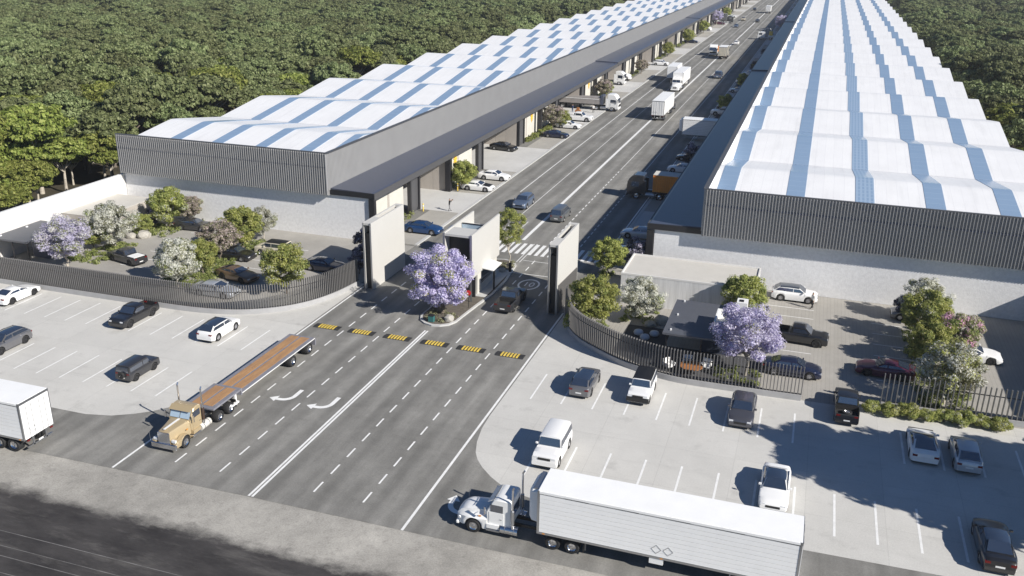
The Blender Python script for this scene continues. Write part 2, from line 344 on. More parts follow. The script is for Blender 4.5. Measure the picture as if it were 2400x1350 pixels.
def ring10():
    n = 40; mb = MB(); v = []
    for i in range(n):
        a = 2*math.pi*i/n; v += [(5.25+1.16*math.cos(a),43.9+1.62*math.sin(a),0.0065),(5.25+0.96*math.cos(a),43.9+1.36*math.sin(a),0.0065)]
    mb.add(v, [(2*i,(2*i+2)%(2*n),(2*i+3)%(2*n),2*i+1) for i in range(n)]); mb.build('speed_limit_ring','line_white',ROAD)
    cu = bpy.data.curves.new('digits','FONT'); cu.body = '10'; cu.size = 1.25; cu.align_x = 'CENTER'; cu.align_y = 'CENTER'
    tmp = bpy.data.objects.new('tmp', cu); COL.objects.link(tmp); bpy.context.view_layer.update()
    me = bpy.data.meshes.new_from_object(tmp.evaluated_get(bpy.context.evaluated_depsgraph_get())); bpy.data.objects.remove(tmp)
    me.materials.clear(); me.materials.append(MATS['line_white'])
    o = link('speed_limit_digits', me, ROAD, (5.25,43.9,0.0065)); o.scale = (1.0,1.45,1)
ring10()
mat('faded_line',(0.17,0.165,0.162),0.8,noise=0.6,nscale=0.8)
# thin painted lines on the old road at the bottom
for y,w in ((-8.1,0.05),(-9.25,0.045),(-10.0,0.055),(-11.2,0.048)):
    stripe(-20, y, 90, w, bpy.data.objects['old_road'], -0.001, 'edge_line', R(0.25)).data.materials[0] = MATS['faded_line']
# ------------------------------------------------------------------ speed bumps
def bump_thing(i, x):
    names = ['leftmost speed bump, left lane beside the flatbed trailer tail','second speed bump from the left in the exit lanes','third speed bump from the left, left of the double line','fourth speed bump from the left, right of the double line','fifth speed bump from the left in the entry lanes','rightmost speed bump beside the right road edge line']
    t = thing('speed_bump', 'black rubber and yellow striped '+names[i], 'speed bump', (x,26.5,0.0), 0, 'speed bumps across the entrance lanes')
    mb = MB(); mb.exx([(-0.5,0.0),(0.5,0.0),(0.42,0.035),(0.2,0.06),(0,0.068),(-0.2,0.06),(-0.42,0.035)], -1.3, 1.3)
    mb.build('base','rubber_black',t,bevel=0.01)
    me = MB().exx([(-0.43,0.03),(0.43,0.03),(0.43,0.042),(0.2,0.068),(0,0.076),(-0.2,0.068),(-0.43,0.042)], -0.085, 0.085).mesh('stripe','yellow')
    for k in range(6): link('yellow_stripe', me, t, (-0.72+0.288*k,0,0))
for i,x in enumerate((-9.0,-5.45,-1.85,1.85,5.35,9.0)): bump_thing(i,x)
# ------------------------------------------------------------------ skylight glass with purlin lines
def skymat(name, dy, dx, lw=0.06):
    m = mat(name, (0.235,0.335,0.475), 0.22, 0.0, spec=0.8)
    t = m.node_tree; n = t.nodes; b = n['Principled BSDF']; L = t.links.new
    g = n.new('ShaderNodeNewGeometry'); bt = n.new('ShaderNodeTexBrick'); bt.offset = 0
    bt.inputs['Scale'].default_value = 1; bt.inputs['Brick Width'].default_value = dx; bt.inputs['Row Height'].default_value = dy; bt.inputs['Mortar Size'].default_value = lw
    bt.inputs['Color1'].default_value = (0.235,0.335,0.475,1); bt.inputs['Color2'].default_value = (0.25,0.35,0.49,1); bt.inputs['Mortar'].default_value = (0.32,0.425,0.56,1)
    L(g.outputs['Position'], bt.inputs['Vector']); L(bt.outputs[0], b.inputs['Base Color']); return m
skymat('skylight', 1.4, 300, 0.03); skymat('skylight_grid', 1.0, 0.42, 0.11)
def roof_seams():
    m = MATS['roof_white']; t = m.node_tree; n = t.nodes; L = t.links.new; b = n['Principled BSDF']; src = b.inputs['Base Color'].links[0].from_socket
    g = n.new('ShaderNodeNewGeometry'); bt = n.new('ShaderNodeTexBrick'); bt.offset = 0; bt.inputs['Scale'].default_value = 1; bt.inputs['Brick Width'].default_value = 1.05; bt.inputs['Row Height'].default_value = 500; bt.inputs['Mortar Size'].default_value = 0.03
    bt.inputs['Color1'].default_value = (1,1,1,1); bt.inputs['Color2'].default_value = (0.975,0.975,0.98,1); bt.inputs['Mortar'].default_value = (0.90,0.90,0.91,1); L(g.outputs['Position'], bt.inputs['Vector'])
    mp = n.new('ShaderNodeMapping'); mp.inputs['Scale'].default_value = (1.2,0.09,1); L(g.outputs['Position'], mp.inputs['Vector']); nz = n.new('ShaderNodeTexNoise'); nz.inputs['Scale'].default_value = 0.8; nz.inputs['Detail'].default_value = 6; L(mp.outputs[0], nz.inputs['Vector'])
    mr = n.new('ShaderNodeMapRange'); mr.inputs['From Min'].default_value = 0.55; mr.inputs['From Max'].default_value = 0.8; mr.inputs['To Min'].default_value = 1.0; mr.inputs['To Max'].default_value = 0.90; L(nz.outputs[0], mr.inputs['Value'])
    m1 = n.new('ShaderNodeMix'); m1.data_type = 'RGBA'; m1.blend_type = 'MULTIPLY'; m1.inputs[0].default_value = 1; L(src, m1.inputs[6]); L(bt.outputs[0], m1.inputs[7])
    vm = n.new('ShaderNodeVectorMath'); vm.operation = 'SCALE'; L(m1.outputs[2], vm.inputs[0]); L(mr.outputs[0], vm.inputs['Scale']); L(vm.outputs[0], b.inputs['Base Color'])
roof_seams()
YF = 51.3; BAY = 22.0; NB = 27; Y0 = 50.6; YE = Y0+BAY*NB
def zroof(t):   # t 0..1 in a bay: valley, rounded ridge, valley
    u = 1-abs(2*t-1); s = math.sqrt((1-u)**2+0.0016)
    return 8.95 + 1.5*(1-s)/(1-math.sqrt(0.0016))
def roof_mesh(x0, x1, off, thick, m, lap=0.06):
    ts = [0,.2,.38,.45,.475,.49,.5,.51,.525,.55,.62,.8,1]; top = [(BAY*t + (lap if t == 0 else -lap if t == 1 else 0), zroof(t)+off) for t in ts]
    return MB().exx(top+[(y,z-thick) for y,z in reversed(top)], x0, x1).mesh('roof', m, smooth=25)
def ribs(length, z0, z1, pitch, depth):
    """corrugated sheet along +x facing -y"""
    pts = []; k = int(round(length/pitch)); p = length/k
    for i in range(k):
        x = i*p; pts += [(x,0),(x+p*0.60,0),(x+p*0.68,-depth),(x+p*0.92,-depth)]
    pts.append((length,0))
    mb = MB(); v = [(x,y,z0) for x,y in pts]+[(x,y,z1) for x,y in pts]; n = len(pts)
    mb.add(v, [(i,i+1,n+i+1,n+i) for i in range(n-1)]); return mb
def warehouse(s, xin, xout, label, strips, lab2):
    """s=-1 left of the street, +1 right"""
    T = thing('warehouse', label, 'warehouse', (0,0,0))
    X = lambda x: s*x
    def B(name, x0, y0, z0, x1, y1, z1, m, par=T, bev=0.0): 
        return bx(min(s*x0,s*x1),y0,z0,max(s*x0,s*x1),y1,z1).build(name, m, par, bevel=bev)
    # shell
    B('facade_wall', 17.0, YF, 0, xout-0.05, YF+0.4, 5.35, 'stucco')
    B('side_wall', xout-0.4, YF+0.4, 0, xout-0.02, YE, 8.6, 'wall_white')
    B('back_wall', 22, YE, 0, xout, YE+0.4, 9.0, 'wall_white')
    B('light_block_slab', 22.5, YF+0.4, 5.0, xout-0.4, YE, 5.25, 'anthracite')  # unseen dark slab added to block light inside the shell
    B('inner_wall', 27.3, YF+0.4, 0, 27.6, YE, 5.0, 'beige_wall')
    # cladding band: front
    lf = (xout-22.0); mb = ribs(lf, 5.45, 10.4, 0.30, 0.14); 
    o = mb.build('cladding_panel', 'cladding', T, loc=(min(s*22.0, s*xout), YF-0.75, 0))
    B('band_backing', 22.2, YF-0.70, 5.42, xout-0.1, YF+0.35, 10.2, 'cladding')
    B('parapet_cap', 21.85, YF-0.80, 10.4, xout+0.05, YF-0.45, 10.48, 'fascia')
    # cladding along the street, one panel per bay
    me = ribs(BAY, 5.9, 10.4, 0.30, 0.07).mesh('street_panel', 'cladding')
    for k in range(NB):
        p = link('cladding_panel', me, T, (s*22.0, (YF-0.75+BAY*k) if s<0 else (YF-0.75+BAY*(k+1)), 0), R(90) if s<0 else R(-90))
    B('street_backing', 22.05, YF-0.6, 5.3, 22.2, YE, 10.1, 'cladding'); B('parapet_lining', 22.2, YF-0.6, 8.8, 22.29, YE, 10.38, 'roof_white')
    B('parapet_cap', 21.80, YF-0.45, 10.4, 22.3, YE, 10.47, 'fascia')
    # roof bays
    rw = roof_mesh(min(s*22.3,s*xout), max(s*22.3,s*xout), 0, 0.14, 'roof_white')
    sk = [roof_mesh(-w/2, w/2, 0.03, 0.05, 'skylight_grid' if g else 'skylight', 0.07) for c,w,g in strips]
    gut = bx(min(s*22.3,s*xout),-0.15,8.66,max(s*22.3,s*xout),0.15,8.8).mesh('gutter','anthracite')
    for k in range(NB):
        r = link('roof_panel', rw, T, (0, Y0+BAY*k, 0))
        for (c,w,g),m in zip(strips, sk): link('skylight', m, r, (s*c,0,0))
        link('gutter', gut, T, (0, Y0+BAY*k, 0))
    # canopy in sections
    secs = [(YF-0.1,186,0),(186,340,0.25),(340,YE,0.45)]
    for a,b,dz in secs:
        z = dz; poly = [(s*22.04,5.5+z),(s*22.04,6.12+z),(s*16.55,5.98+z),(s*16.3,5.9+z),(s*16.3,5.22+z),(s*17.0,5.22+z),(s*17.0,5.3+z)]
        c = MB().exy(poly, a, b).build('canopy', 'anthracite', T)
        e = 1
        MB().exy([(s*16.18,5.16+z),(s*16.18,5.94+z),(s*16.29,5.94+z),(s*16.29,5.16+z)], a-0.02, b).build('fascia','fascia',c)
    # end portal of the canopy
    B('canopy_end', 16.2, YF-0.25, 5.36, 22.0, YF-0.11, 5.98, 'dark_metal')
    B('column', 16.2, YF-0.25, 0.0, 16.95, YF+0.3, 5.2, 'dark_metal', bev=0.02)
    fr = [(63.0,66.2)]; k = 0
    while 88.3+44*k < YE-30:
        fr += [(88.3+44*k, 90.9+44*k), (109.0+44*k, 112.3+44*k)]; k += 1
    for a,b in fr:
        f = B('door_frame', 17.0, a, 0.12, 17.45, a+0.38, 5.25, 'dark_metal')
        bx(min(s*17.0,s*17.45),b-0.38,0.12,max(s*17.0,s*17.45),b,5.25).build('leg','dark_metal',f)
        bx(min(s*17.2,s*17.3),a+0.38,0.12,max(s*17.2,s*17.3),b-0.38,5.25).build('panel','fascia',f)
    cols = [76.2]+[121.5+44*k for k in range(11)]
    for c in cols: B('column', 16.6, c-0.4, 0.12, 17.4, c+0.4, 5.25, 'dark_metal', bev=0.02)
    # cream wall bays and open loading bays
    cream = [(54.0,63.0),(76.6,88.3)]+[(112.3+44*k,132.3+44*k) for k in range(11)]
    for a,b in cream:
        n = max(2, int((b-a)/4.0)); d = (b-a)/n
        for i in range(n): B('wall_panel', 18.0, a+d*i+0.03, 0.1, 18.3, a+d*(i+1)-0.03, 5.2, 'cream_wall', bev=0.01)
        B('window_strip', 17.97, a+d*1-0.28, 0.5, 18.05, a+d*1+0.28, 5.0, 'beige_wall')
    opens = [(66.2,76.2),(90.9,109.0)]+[(134.9+44*k,153.0+44*k) for k in range(11)]
    for a,b in opens:
        n = 5
        for i in range(n): 
            w = (27.3-17.5)/n; B('wall_panel', 17.5+w*i+0.02, b-0.02, 0.1, 17.5+w*(i+1)-0.02, b+0.3, 5.2, 'beige_wall', bev=0.01)
        B('roller_door', 27.1, a+2, 0.1, 27.28, b-2, 4.4, 'fascia')
    # yellow flower sign on the cream walls
    for a,b in cream[1:4]:
        mb = MB(); cy = a+ (4.6 if a<80 else 7.2); prng = random.Random(int(a))
        poly = []
        for i in range(22):
            r = (0.55 if i%2 else 0.95)*prng.uniform(0.8,1.15); q = 2*math.pi*i/22; poly.append((cy+r*0.8*math.cos(q), 3.6+r*math.sin(q)))
        mb.exx(poly, min(s*17.9,s*17.98), max(s*17.9,s*17.98)); mb.build('wall_emblem','yellow_sign',T)
    return T
mat('yellow_sign', (0.85,0.5,0.05), 0.5)
ST_L = [(46.0,1.65,0),(39.75,1.65,0),(33.4,1.6,0),(27.05,1.65,0),(23.3,1.2,0)]
ST_R = [(23.75,1.85,0),(30.9,1.85,0),(37.75,1.85,1),(44.5,1.85,0),(51.3,1.85,0)]
WL = warehouse(-1, 22, 52.0, 'long white wave-roofed warehouse with blue skylights and grey ribbed band, left of the street', ST_L, '')
WR = warehouse(1, 22, 57.4, 'long white wave-roofed warehouse with blue skylights and grey ribbed band, right of the street', ST_R, '')
# ------------------------------------------------------------------ street frontage slabs with kerbs
def frontage(s):
    x0,x1 = sorted((s*11.45, s*27.3))
    o = struct('frontage_pavement', bx(x0, YF+0.41, -0.05, x1, YE, 0.10), 'frontage')
    kx = sorted((s*11.05, s*11.44))
    for k in range(NB*2): link('kerb_stone', KERB, o, ((kx[0]+kx[1])/2, YF+0.42+11*k+5.5, 0.0))
    for a,b in [(66.2,76.2),(90.9,109.0)]+[(134.9+44*k,153.0+44*k) for k in range(11)]:
        q = sorted((s*11.46, s*27.25)); bx(q[0],a,0.101,q[1],b,0.108).build('loading_apron','concrete_apron',o)
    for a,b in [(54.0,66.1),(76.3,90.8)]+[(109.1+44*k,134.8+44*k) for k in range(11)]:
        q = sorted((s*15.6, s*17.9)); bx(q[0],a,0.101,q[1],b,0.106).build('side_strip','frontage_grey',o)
KERB = bx(-0.195,-5.48,-0.05,0.195,5.48,0.13).mesh('kerb_stone','kerb')
frontage(-1); frontage(1)
# ------------------------------------------------------------------ gate pylons and gatehouse
def pylon(s, label, h=7.15):
    T = thing('gate_pylon', label, 'gate pylon', (s*9.83, 36.7, 0), 0, None)
    w, y1 = 0.46, 7.9
    side = [(-1,'left'),(1,'right')]
    for q,_ in side:
        xs = sorted((q*(w-0.10), q*w)); bx(xs[0],0,0,xs[1],y1,h).build('side_plate','cream',T)
        ed = sorted((q*(w-0.13), q*(w+0.012))); bx(ed[0],-0.05,0,ed[1],-0.002,h+0.01).build('edge_trim','steel',T)
    mb = MB()
    mb.box(-w+0.1,0.0,h-0.22,w-0.1,2.4,h-0.01); mb.box(-w+0.1,7.3,h-0.22,w-0.1,y1,h-0.01); mb.box(-w+0.1,2.4,h-0.22,-w+0.2,7.3,h-0.01); mb.box(w-0.2,2.4,h-0.22,w-0.1,7.3,h-0.01)
    mb.build('top_plate','cream',T)
    bx(-w+0.1,0.35,0,w-0.1,7.85,h-1.2).build('core','dark_metal',T)
    if s > 0:
        for i in range(26): bx(w+0.002,0.35+0.28*i,0.05,w+0.10,0.43+0.28*i,3.0-0.02*i).build('screen_slat','slat',T)
    return T
pylon(-1, 'tall thin cream gate pylon left of the entrance lanes'); pylon(1, 'tall thin cream gate pylon right of the entrance lanes')
def gatehouse():
    T = thing('gatehouse', 'cream gatehouse between the gate pylons with open roof deck and white awning', 'gatehouse', (0,36.75,0))
    h = 7.1
    for q in (-1,1):
        a = sorted((q*1.36,q*1.52)); bx(a[0],0,2.55 if q>0 else 0.15,a[1],8.3,h).build('side_plate','cream',T)
        e = sorted((q*1.32,q*1.535)); bx(e[0],-0.05,0.15,e[1],-0.002,h+0.01).build('edge_trim','steel',T)
    bx(-1.36,0.0,6.8,1.36,2.4,7.02).build('front_roof','cream',T)
    bx(-1.36,1.3,0.15,1.36,1.5,6.8).build('back_panel','dark_metal',T)
    bx(-1.36,1.5,5.6,1.36,8.2,5.75).build('roof_deck','wall_white',T)
    bx(-1.3,4.6,5.75,1.3,4.72,6.75).build('deck_glass','glass_light',T)
    bx(-1.3,4.57,6.75,1.3,4.75,6.83).build('glass_rail','dark_metal',T)
    bx(-1.30,2.2,0.15,1.30,8.1,2.55).build('booth','cream_wall',T)
    bx(1.302,3.2,1.0,1.32,6.5,2.2).build('booth_window','glass_dark',T)
    bx(-0.05,2.8,5.75,0.05,2.9,6.6).build('deck_post','white_trim',T)
    mb = MB(); mb.exy([(1.53,2.72),(1.53,2.86),(2.75,2.66),(2.75,2.58)], 3.0, 5.6); mb.build('awning','white_trim',T)
    bx(2.3,4.1,0.1,2.45,4.25,2.6).build('awning_post','dark_metal',T)
gatehouse()
# median island
def island():
    pts = [(-1.9,33.5),(-1.95,32.0),(-1.55,30.9),(-0.8,30.25),(0.0,30.0),(0.8,30.15),(1.5,30.7),(1.9,31.6),(2.0,33.0),(2.35,36.5),(2.75,39.5),(2.75,44),(2.4,47),(2.2,49.0),(1.6,50.2),(0.4,50.5),(-0.9,50.2),(-1.7,49),(-1.9,45),(-1.9,38)]
    o = struct('median_island', MB().prism(pts, -0.02, 0.14), 'kerb')
    inn = [(x*0.9, 40.3+(y-40.3)*0.972) for x,y in pts]
    MB().prism(inn, 0.14, 0.165).build('planting_soil', 'soil', o)
    bx(-1.7,38.4,0.166,2.3,47.0,0.18).build('paving','kerb',o)
island()
# ------------------------------------------------------------------ fences: plinth, rail and every slat
SLAT = bx(-0.035,-0.09,0.0,0.035,0.09,2.42).mesh('slat','slat')
def resample(line, step):
    out = []; acc = 0
    for i in range(len(line)-1):
        a = Vector(line[i]); b = Vector(line[i+1]); l = (b-a).length; t = acc
        while t < l: out.append((a+(b-a)*(t/l), math.atan2((b-a).y,(b-a).x))); t += step
        acc = t-l
    return out
def smooth_line(line, n=6):
    out = []
    P = [Vector((*p,0)) for p in line]
    for i in range(len(P)-1):
        p0 = P[max(0,i-1)]; p1 = P[i]; p2 = P[i+1]; p3 = P[min(len(P)-1,i+2)]
        for k in range(n):
            t = k/n; q = 0.5*((2*p1)+(p2-p0)*t+(2*p0-5*p1+4*p2-p3)*t*t+(3*p1-p0-3*p2+p3)*t**3); out.append((q.x,q.y))
    out.append(line[-1]); return out
def fence(line, label, step):
    T = thing('slat_fence', label, 'fence', (*line[0],0)); ox, oy = line[0]
    L2 = smooth_line(line); rings = []
    for h0,h1,w,name,m in ((0,0.5,0.16,'plinth','plinth'),(0.5,0.56,0.05,'bottom_rail','dark_metal'),(2.2,2.26,0.03,'top_rail','dark_metal')):
        rings = []
        for i,p in enumerate(L2):
            a = Vector(L2[max(0,i-1)]); b = Vector(L2[min(len(L2)-1,i+1)]); d = (b-a).normalized(); nx,ny = -d.y*w, d.x*w
            x,y = p[0]-ox, p[1]-oy
            rings.append([(x+nx,y+ny,h0),(x-nx,y-ny,h0),(x-nx,y-ny,h1),(x+nx,y+ny,h1)])
        MB().loft(rings).build(name, m, T)
    for p,a in resample(L2, step): link('slat', SLAT, T, (p.x-ox,p.y-oy,0.5), a)
fence(FL, 'long curved grey slat fence on a low plinth, round the left courtyard', 0.24)
fence(FR, 'curved grey slat fence on a low plinth, between right gate pylon and courtyard entrance', 0.27)
fence(FR2, 'straight grey slat fence behind the clipped hedge at the right edge', 0.36)
# ------------------------------------------------------------------ boundary walls
T = thing('boundary_wall', 'plain white boundary wall between left courtyard and the forest', 'wall', (-51.97,18,0))
bx(-0.35,0,0,0,33.28,5.1).build('wall','wall_white',T); bx(-0.4,0,5.1,0.05,33.28,5.16).build('coping','white_trim',T)
T = thing('boundary_wall', 'plain white boundary wall at the right end of the right courtyard', 'wall', (56.9,27,0))
bx(0,0,0,0.35,24.2,5.1).build('wall','wall_white',T); bx(-0.05,0,5.1,0.4,24.2,5.16).build('coping','white_trim',T)
# ------------------------------------------------------------------ small buildings
def flat_house(label, x0,y0,x1,y1,h, mwall, mroof, par=0.18):
    T = thing('annex', label, 'building', (x0,y0,0)); w,d = x1-x0, y1-y0
    bx(0,0,0,w,d,h-0.12).build('wall', mwall, T); bx(0.12,0.12,h-0.118,w-0.12,d-0.12,h-0.06).build('roof', mroof, T)
    mb = MB(); mb.box(-0.02,-0.02,h-0.12,w+0.02,0.12,h+par-0.1); mb.box(-0.02,d-0.12,h-0.12,w+0.02,d+0.02,h+par-0.1); mb.box(-0.02,0.12,h-0.12,0.12,d-0.12,h+par-0.1); mb.box(w-0.12,0.12,h-0.12,w+0.02,d-0.12,h+par-0.1)
    mb.build('parapet', 'wall_white' if par > 0.1 else mroof, T); return T
mat('board_concrete', (0.62,0.62,0.62), 0.8, noise=0.22, nscale=3.0, stretch=(1.2,1,0.08))
A = flat_house('low flat-roofed concrete annex in front of the right warehouse wall', 15.4,42.2,28.5,48.6,3.2,'board_concrete','slab_roof',0.16)
A = flat_house('low flat-roofed grey annex against the left boundary wall', -51.9,40.0,-46.3,49.4,3.0,'beige_wall','slab_roof',0.02)
def pavilion(label, x0,y0,x1,y1, h=2.75, box=None, chim=None):
    T = thing('pavilion', label, 'pavilion', (x0,y0,0)); w,d = x1-x0, y1-y0
    r = bx(0,0,h,w,d,h+0.2).build('roof','dark_roof',T,bevel=0.01)
    for x,y in ((0.3,0.3),(w-0.4,0.3),(0.3,d-0.4),(w-0.4,d-0.4),(w/2,0.3)): bx(x,y,0,x+0.1,y+0.1,h).build('post','dark_metal',T)
    bx(w*0.45,d*0.45,0,w-0.3,d-0.3,h).build('room','anthracite',T)
    bx(w*0.45-0.02,d*0.5,0.3,w*0.45,d*0.9,2.3).build('window','glass_dark',T)
    if box:
        a,b,c,e,hh = box; mb = MB(); t=0.15
        mb.box(a,b,h+0.2,c,b+t,h+hh); mb.box(a,e-t,h+0.2,c,e,h+hh); mb.box(a,b+t,h+0.2,a+t,e-t,h+hh); mb.box(c-t,b+t,h+0.2,c,e-t,h+hh)
        q = mb.build('roof_box','white_trim',T); bx(a+t,b+t,h+0.6,c-t,e-t,h+0.66).build('lid','wall_white',q)
    if chim:
        a,b,c,e,hh = chim; q = bx(a,b,h+0.2,c,e,h+hh).build('chimney','white_trim',T); bx(a+0.2,b+0.25,h+hh+0.003,c-0.35,e-0.4,h+hh+0.03).build('flue','black_trim',q)
    for x,y in ((0.55,0.6),(0.6,4.2),(0.7,7.7)): 
        if y < d: bx(x,y,h+0.2,x+0.12,y+0.25,h+0.32).build('roof_drain','white_trim',r)
    return T
pavilion('dark flat-roofed garden pavilion with white chimney, in the right courtyard', 21.7,29.4,28.2,37.6, box=(4.1,1.2,6.4,4.3,1.35), chim=(5.5,6.6,6.45,7.8,1.25))
pavilion('dark flat-roofed garden pavilion with white chimney, at the left boundary wall', -51.8,29.6,-46.9,36.6, box=None, chim=(3.4,4.6,4.4,5.8,1.1))
# ------------------------------------------------------------------ foliage meshes
def leaf_mesh(name, clumps, per, leaf, m, seed, flat=0.9, squash=0.75, shell=(0.35,1.0)):
    """clumps: list of (x,y,z,r). Many small leaf faces round every clump"""
    g = np.random.default_rng(seed); C = np.array(clumps); n = len(C)*per
    ci = np.repeat(np.arange(len(C)), per)
    d = g.normal(size=(n,3)); d /= np.linalg.norm(d,axis=1)[:,None]
    rr = g.uniform(shell[0],shell[1],n)**0.6
    pos = C[ci,:3] + d*np.array([1,1,squash])*(C[ci,3]*rr)[:,None]
    nm = d*flat + g.normal(size=(n,3))*0.38 + np.array([0.12,-0.05,0.35]); nm /= np.linalg.norm(nm,axis=1)[:,None]
    a = np.cross(nm, g.normal(size=(n,3))); a /= np.linalg.norm(a,axis=1)[:,None]; b = np.cross(nm,a)
    s = leaf*g.uniform(0.6,1.35,n)[:,None]; w = g.uniform(0.4,0.75,n)[:,None]
    v = np.stack([pos-a*s, pos-b*s*w, pos+a*s, pos+b*s*w],1).reshape(-1,3)
    me = bpy.data.meshes.new(name); me.vertices.add(4*n); me.vertices.foreach_set('co', v.astype('f').ravel())
    me.loops.add(4*n); me.loops.foreach_set('vertex_index', np.arange(4*n,dtype='i'))
    me.polygons.add(n); me.polygons.foreach_set('loop_start', np.arange(0,4*n,4,dtype='i'))
    me.update(calc_edges=True); me.materials.append(MATS[m]); return me
def clump_cloud(n, r, rz, zc, seed, cr=(0.22,0.36), inner=0.45, low=-0.75):
    g = random.Random(seed); out = []
    while len(out) < n:
        x,y,z = g.gauss(0,1),g.gauss(0,1),g.gauss(0,1); l = math.sqrt(x*x+y*y+z*z) or 1; k = g.uniform(inner,1.0)**0.7*g.uniform(0.82,1.08)
        x,y,z = x/l*k,y/l*k,z/l*k
        if z < low: continue
        out.append((x*r*0.8, y*r*0.8, zc+z*rz*0.8, r*g.uniform(*cr)))
    return out
def trunk_mesh(h, r0, clumps, seed, m='bark', lean=0.15, nb=7):
    g = random.Random(seed); mb = MB(); pts = [(0,0,-0.1)]; 
    for i in range(1,5): pts.append((g.uniform(-lean,lean)*i*0.5, g.uniform(-lean,lean)*i*0.5, h*i/4))
    mb.tube(pts, [r0*1.25,r0,r0*0.85,r0*0.75,r0*0.65], 9)
    top = Vector(pts[-1]); mid = Vector(pts[2])
    for c in g.sample(clumps, min(nb,len(clumps))):
        e = Vector(c[:3]); st = mid.lerp(top, g.uniform(0.5,1.0)); k = st.lerp(e,0.5)+Vector((g.uniform(-.2,.2),g.uniform(-.2,.2),-0.1*h*0.3))
        mb.tube([st,k,e], [r0*0.5,r0*0.3,r0*0.1], 6)
    return mb.mesh('trunk', m, smooth=60)
leafmat('leaf_lime', [(0.22,0.25,0.06),(0.36,0.39,0.10),(0.50,0.51,0.17),(0.64,0.63,0.30)], 0.55)
leafmat('leaf_green', [(0.12,0.155,0.045),(0.21,0.26,0.075),(0.33,0.37,0.13),(0.47,0.49,0.22)], 0.55)
leafmat('leaf_olive', [(0.16,0.16,0.09),(0.26,0.26,0.15),(0.38,0.37,0.24)], 0.5)
leafmat('leaf_forest', [(0.076,0.098,0.036),(0.137,0.168,0.066),(0.21,0.243,0.104),(0.305,0.335,0.165)], 0.3, vr=(0.7,1.3), hr=(0.482,0.515))
leafmat('leaf_forest_warm', [(0.08,0.098,0.02),(0.15,0.18,0.035),(0.24,0.265,0.06),(0.34,0.345,0.11)], 0.3, vr=(0.85,1.25), hr=(0.495,0.515))
leafmat('bloom_purple', [(0.36,0.32,0.56),(0.50,0.46,0.69),(0.65,0.62,0.80),(0.80,0.78,0.88)], 0.45)
leafmat('bloom_lilac', [(0.40,0.37,0.52),(0.58,0.54,0.70),(0.76,0.73,0.82)], 0.45)
leafmat('bloom_white', [(0.50,0.51,0.43),(0.66,0.66,0.60),(0.82,0.81,0.76)], 0.55)
leafmat('bloom_rose', [(0.34,0.27,0.26),(0.50,0.42,0.40),(0.64,0.56,0.53)], 0.45)
leafmat('bloom_pink', [(0.45,0.18,0.32),(0.62,0.34,0.48),(0.74,0.52,0.60)], 0.2)
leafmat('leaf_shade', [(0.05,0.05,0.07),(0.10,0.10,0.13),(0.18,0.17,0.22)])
TREES = {}
def tree_kind(key, r, rz, zc, parts, nclump=46, seed=1, leaf=0.13, per=110, trunk=1.3, tr=0.11, bark='bark', cr=(0.2,0.34), low=-0.7, nb=7, squash=0.75):
    cl = clump_cloud(nclump, r, rz, zc, seed, cr, low=low); out = []
    g = random.Random(seed+5); 
    for nm, m, frac, lf in parts:
        sub = [c for c in cl if g.random() < frac] or cl[:3]
        out.append((nm, leaf_mesh(nm, sub, int(per), leaf*lf, m, seed*7+len(out), squash=squash)))
    out.append(('trunk', trunk_mesh(trunk, tr, cl, seed, bark, nb=nb)))
    TREES[key] = out
def plant(key, name, label, cat, x, y, s=1.0, rz=0.0, sz=None, group=None, z=0.0):
    t = thing(name, label, cat, (x,y,z), rz, group); k = 1.08 if key in ('lime','lime2','silver','pale','rose','jac2','jac3') else 1.0; t.scale = (s*k,s*k,(sz or s)*k)
    for nm, me in TREES[key]: link(nm, me, t)
    return t
tree_kind('jac', 3.7, 3.4, 3.75, [('blossom','bloom_purple',0.95,0.9),('blossom','bloom_lilac',0.6,0.9),('foliage','leaf_lime',0.16,0.9)], 150, 3, 0.10, 170, 1.3, 0.2, cr=(0.11,0.22), low=-0.9)
tree_kind('jac2', 3.3, 2.7, 3.7, [('blossom','bloom_lilac',0.95,0.9),('blossom','bloom_purple',0.4,0.9),('foliage','leaf_lime',0.1,0.9)], 105, 4, 0.10, 140, 1.8, 0.13, 'bark_pale', cr=(0.12,0.24), low=-0.85)
tree_kind('jac3', 3.3, 2.7, 3.5, [('blossom','bloom_lilac',1.0,0.9),('blossom','bloom_white',0.35,0.9),('foliage','leaf_green',0.1,0.9)], 100, 14, 0.10, 140, 1.8, 0.13, 'bark_pale', cr=(0.12,0.24), low=-0.8)
tree_kind('lime', 2.6, 2.4, 2.9, [('foliage','leaf_lime',1.0,1.0),('foliage','leaf_green',0.5,1.0)], 95, 5, 0.095, 140, 1.2, 0.09, cr=(0.13,0.26), low=-0.9)
tree_kind('lime2', 2.6, 2.5, 2.9, [('foliage','leaf_lime',0.9,1.0),('foliage','leaf_green',0.7,1.0),('blossom','bloom_white',0.15,0.8)], 95, 6, 0.095, 135, 1.2, 0.09, cr=(0.13,0.25), low=-0.9)
tree_kind('silver', 2.7, 2.4, 2.7, [('blossom','bloom_white',1.0,0.95),('blossom','bloom_white',0.4,0.9),('foliage','leaf_olive',0.35,0.9),('foliage','leaf_green',0.25,0.9)], 90, 7, 0.09, 140, 1.1, 0.08, 'bark_pale', cr=(0.12,0.24), low=-0.9)
tree_kind('rose', 2.4, 2.2, 2.6, [('blossom','bloom_rose',1.0,0.9),('foliage','leaf_olive',0.6,0.9),('foliage','leaf_green',0.15,0.9)], 85, 8, 0.09, 130, 1.1, 0.08, cr=(0.13,0.24), low=-0.85)
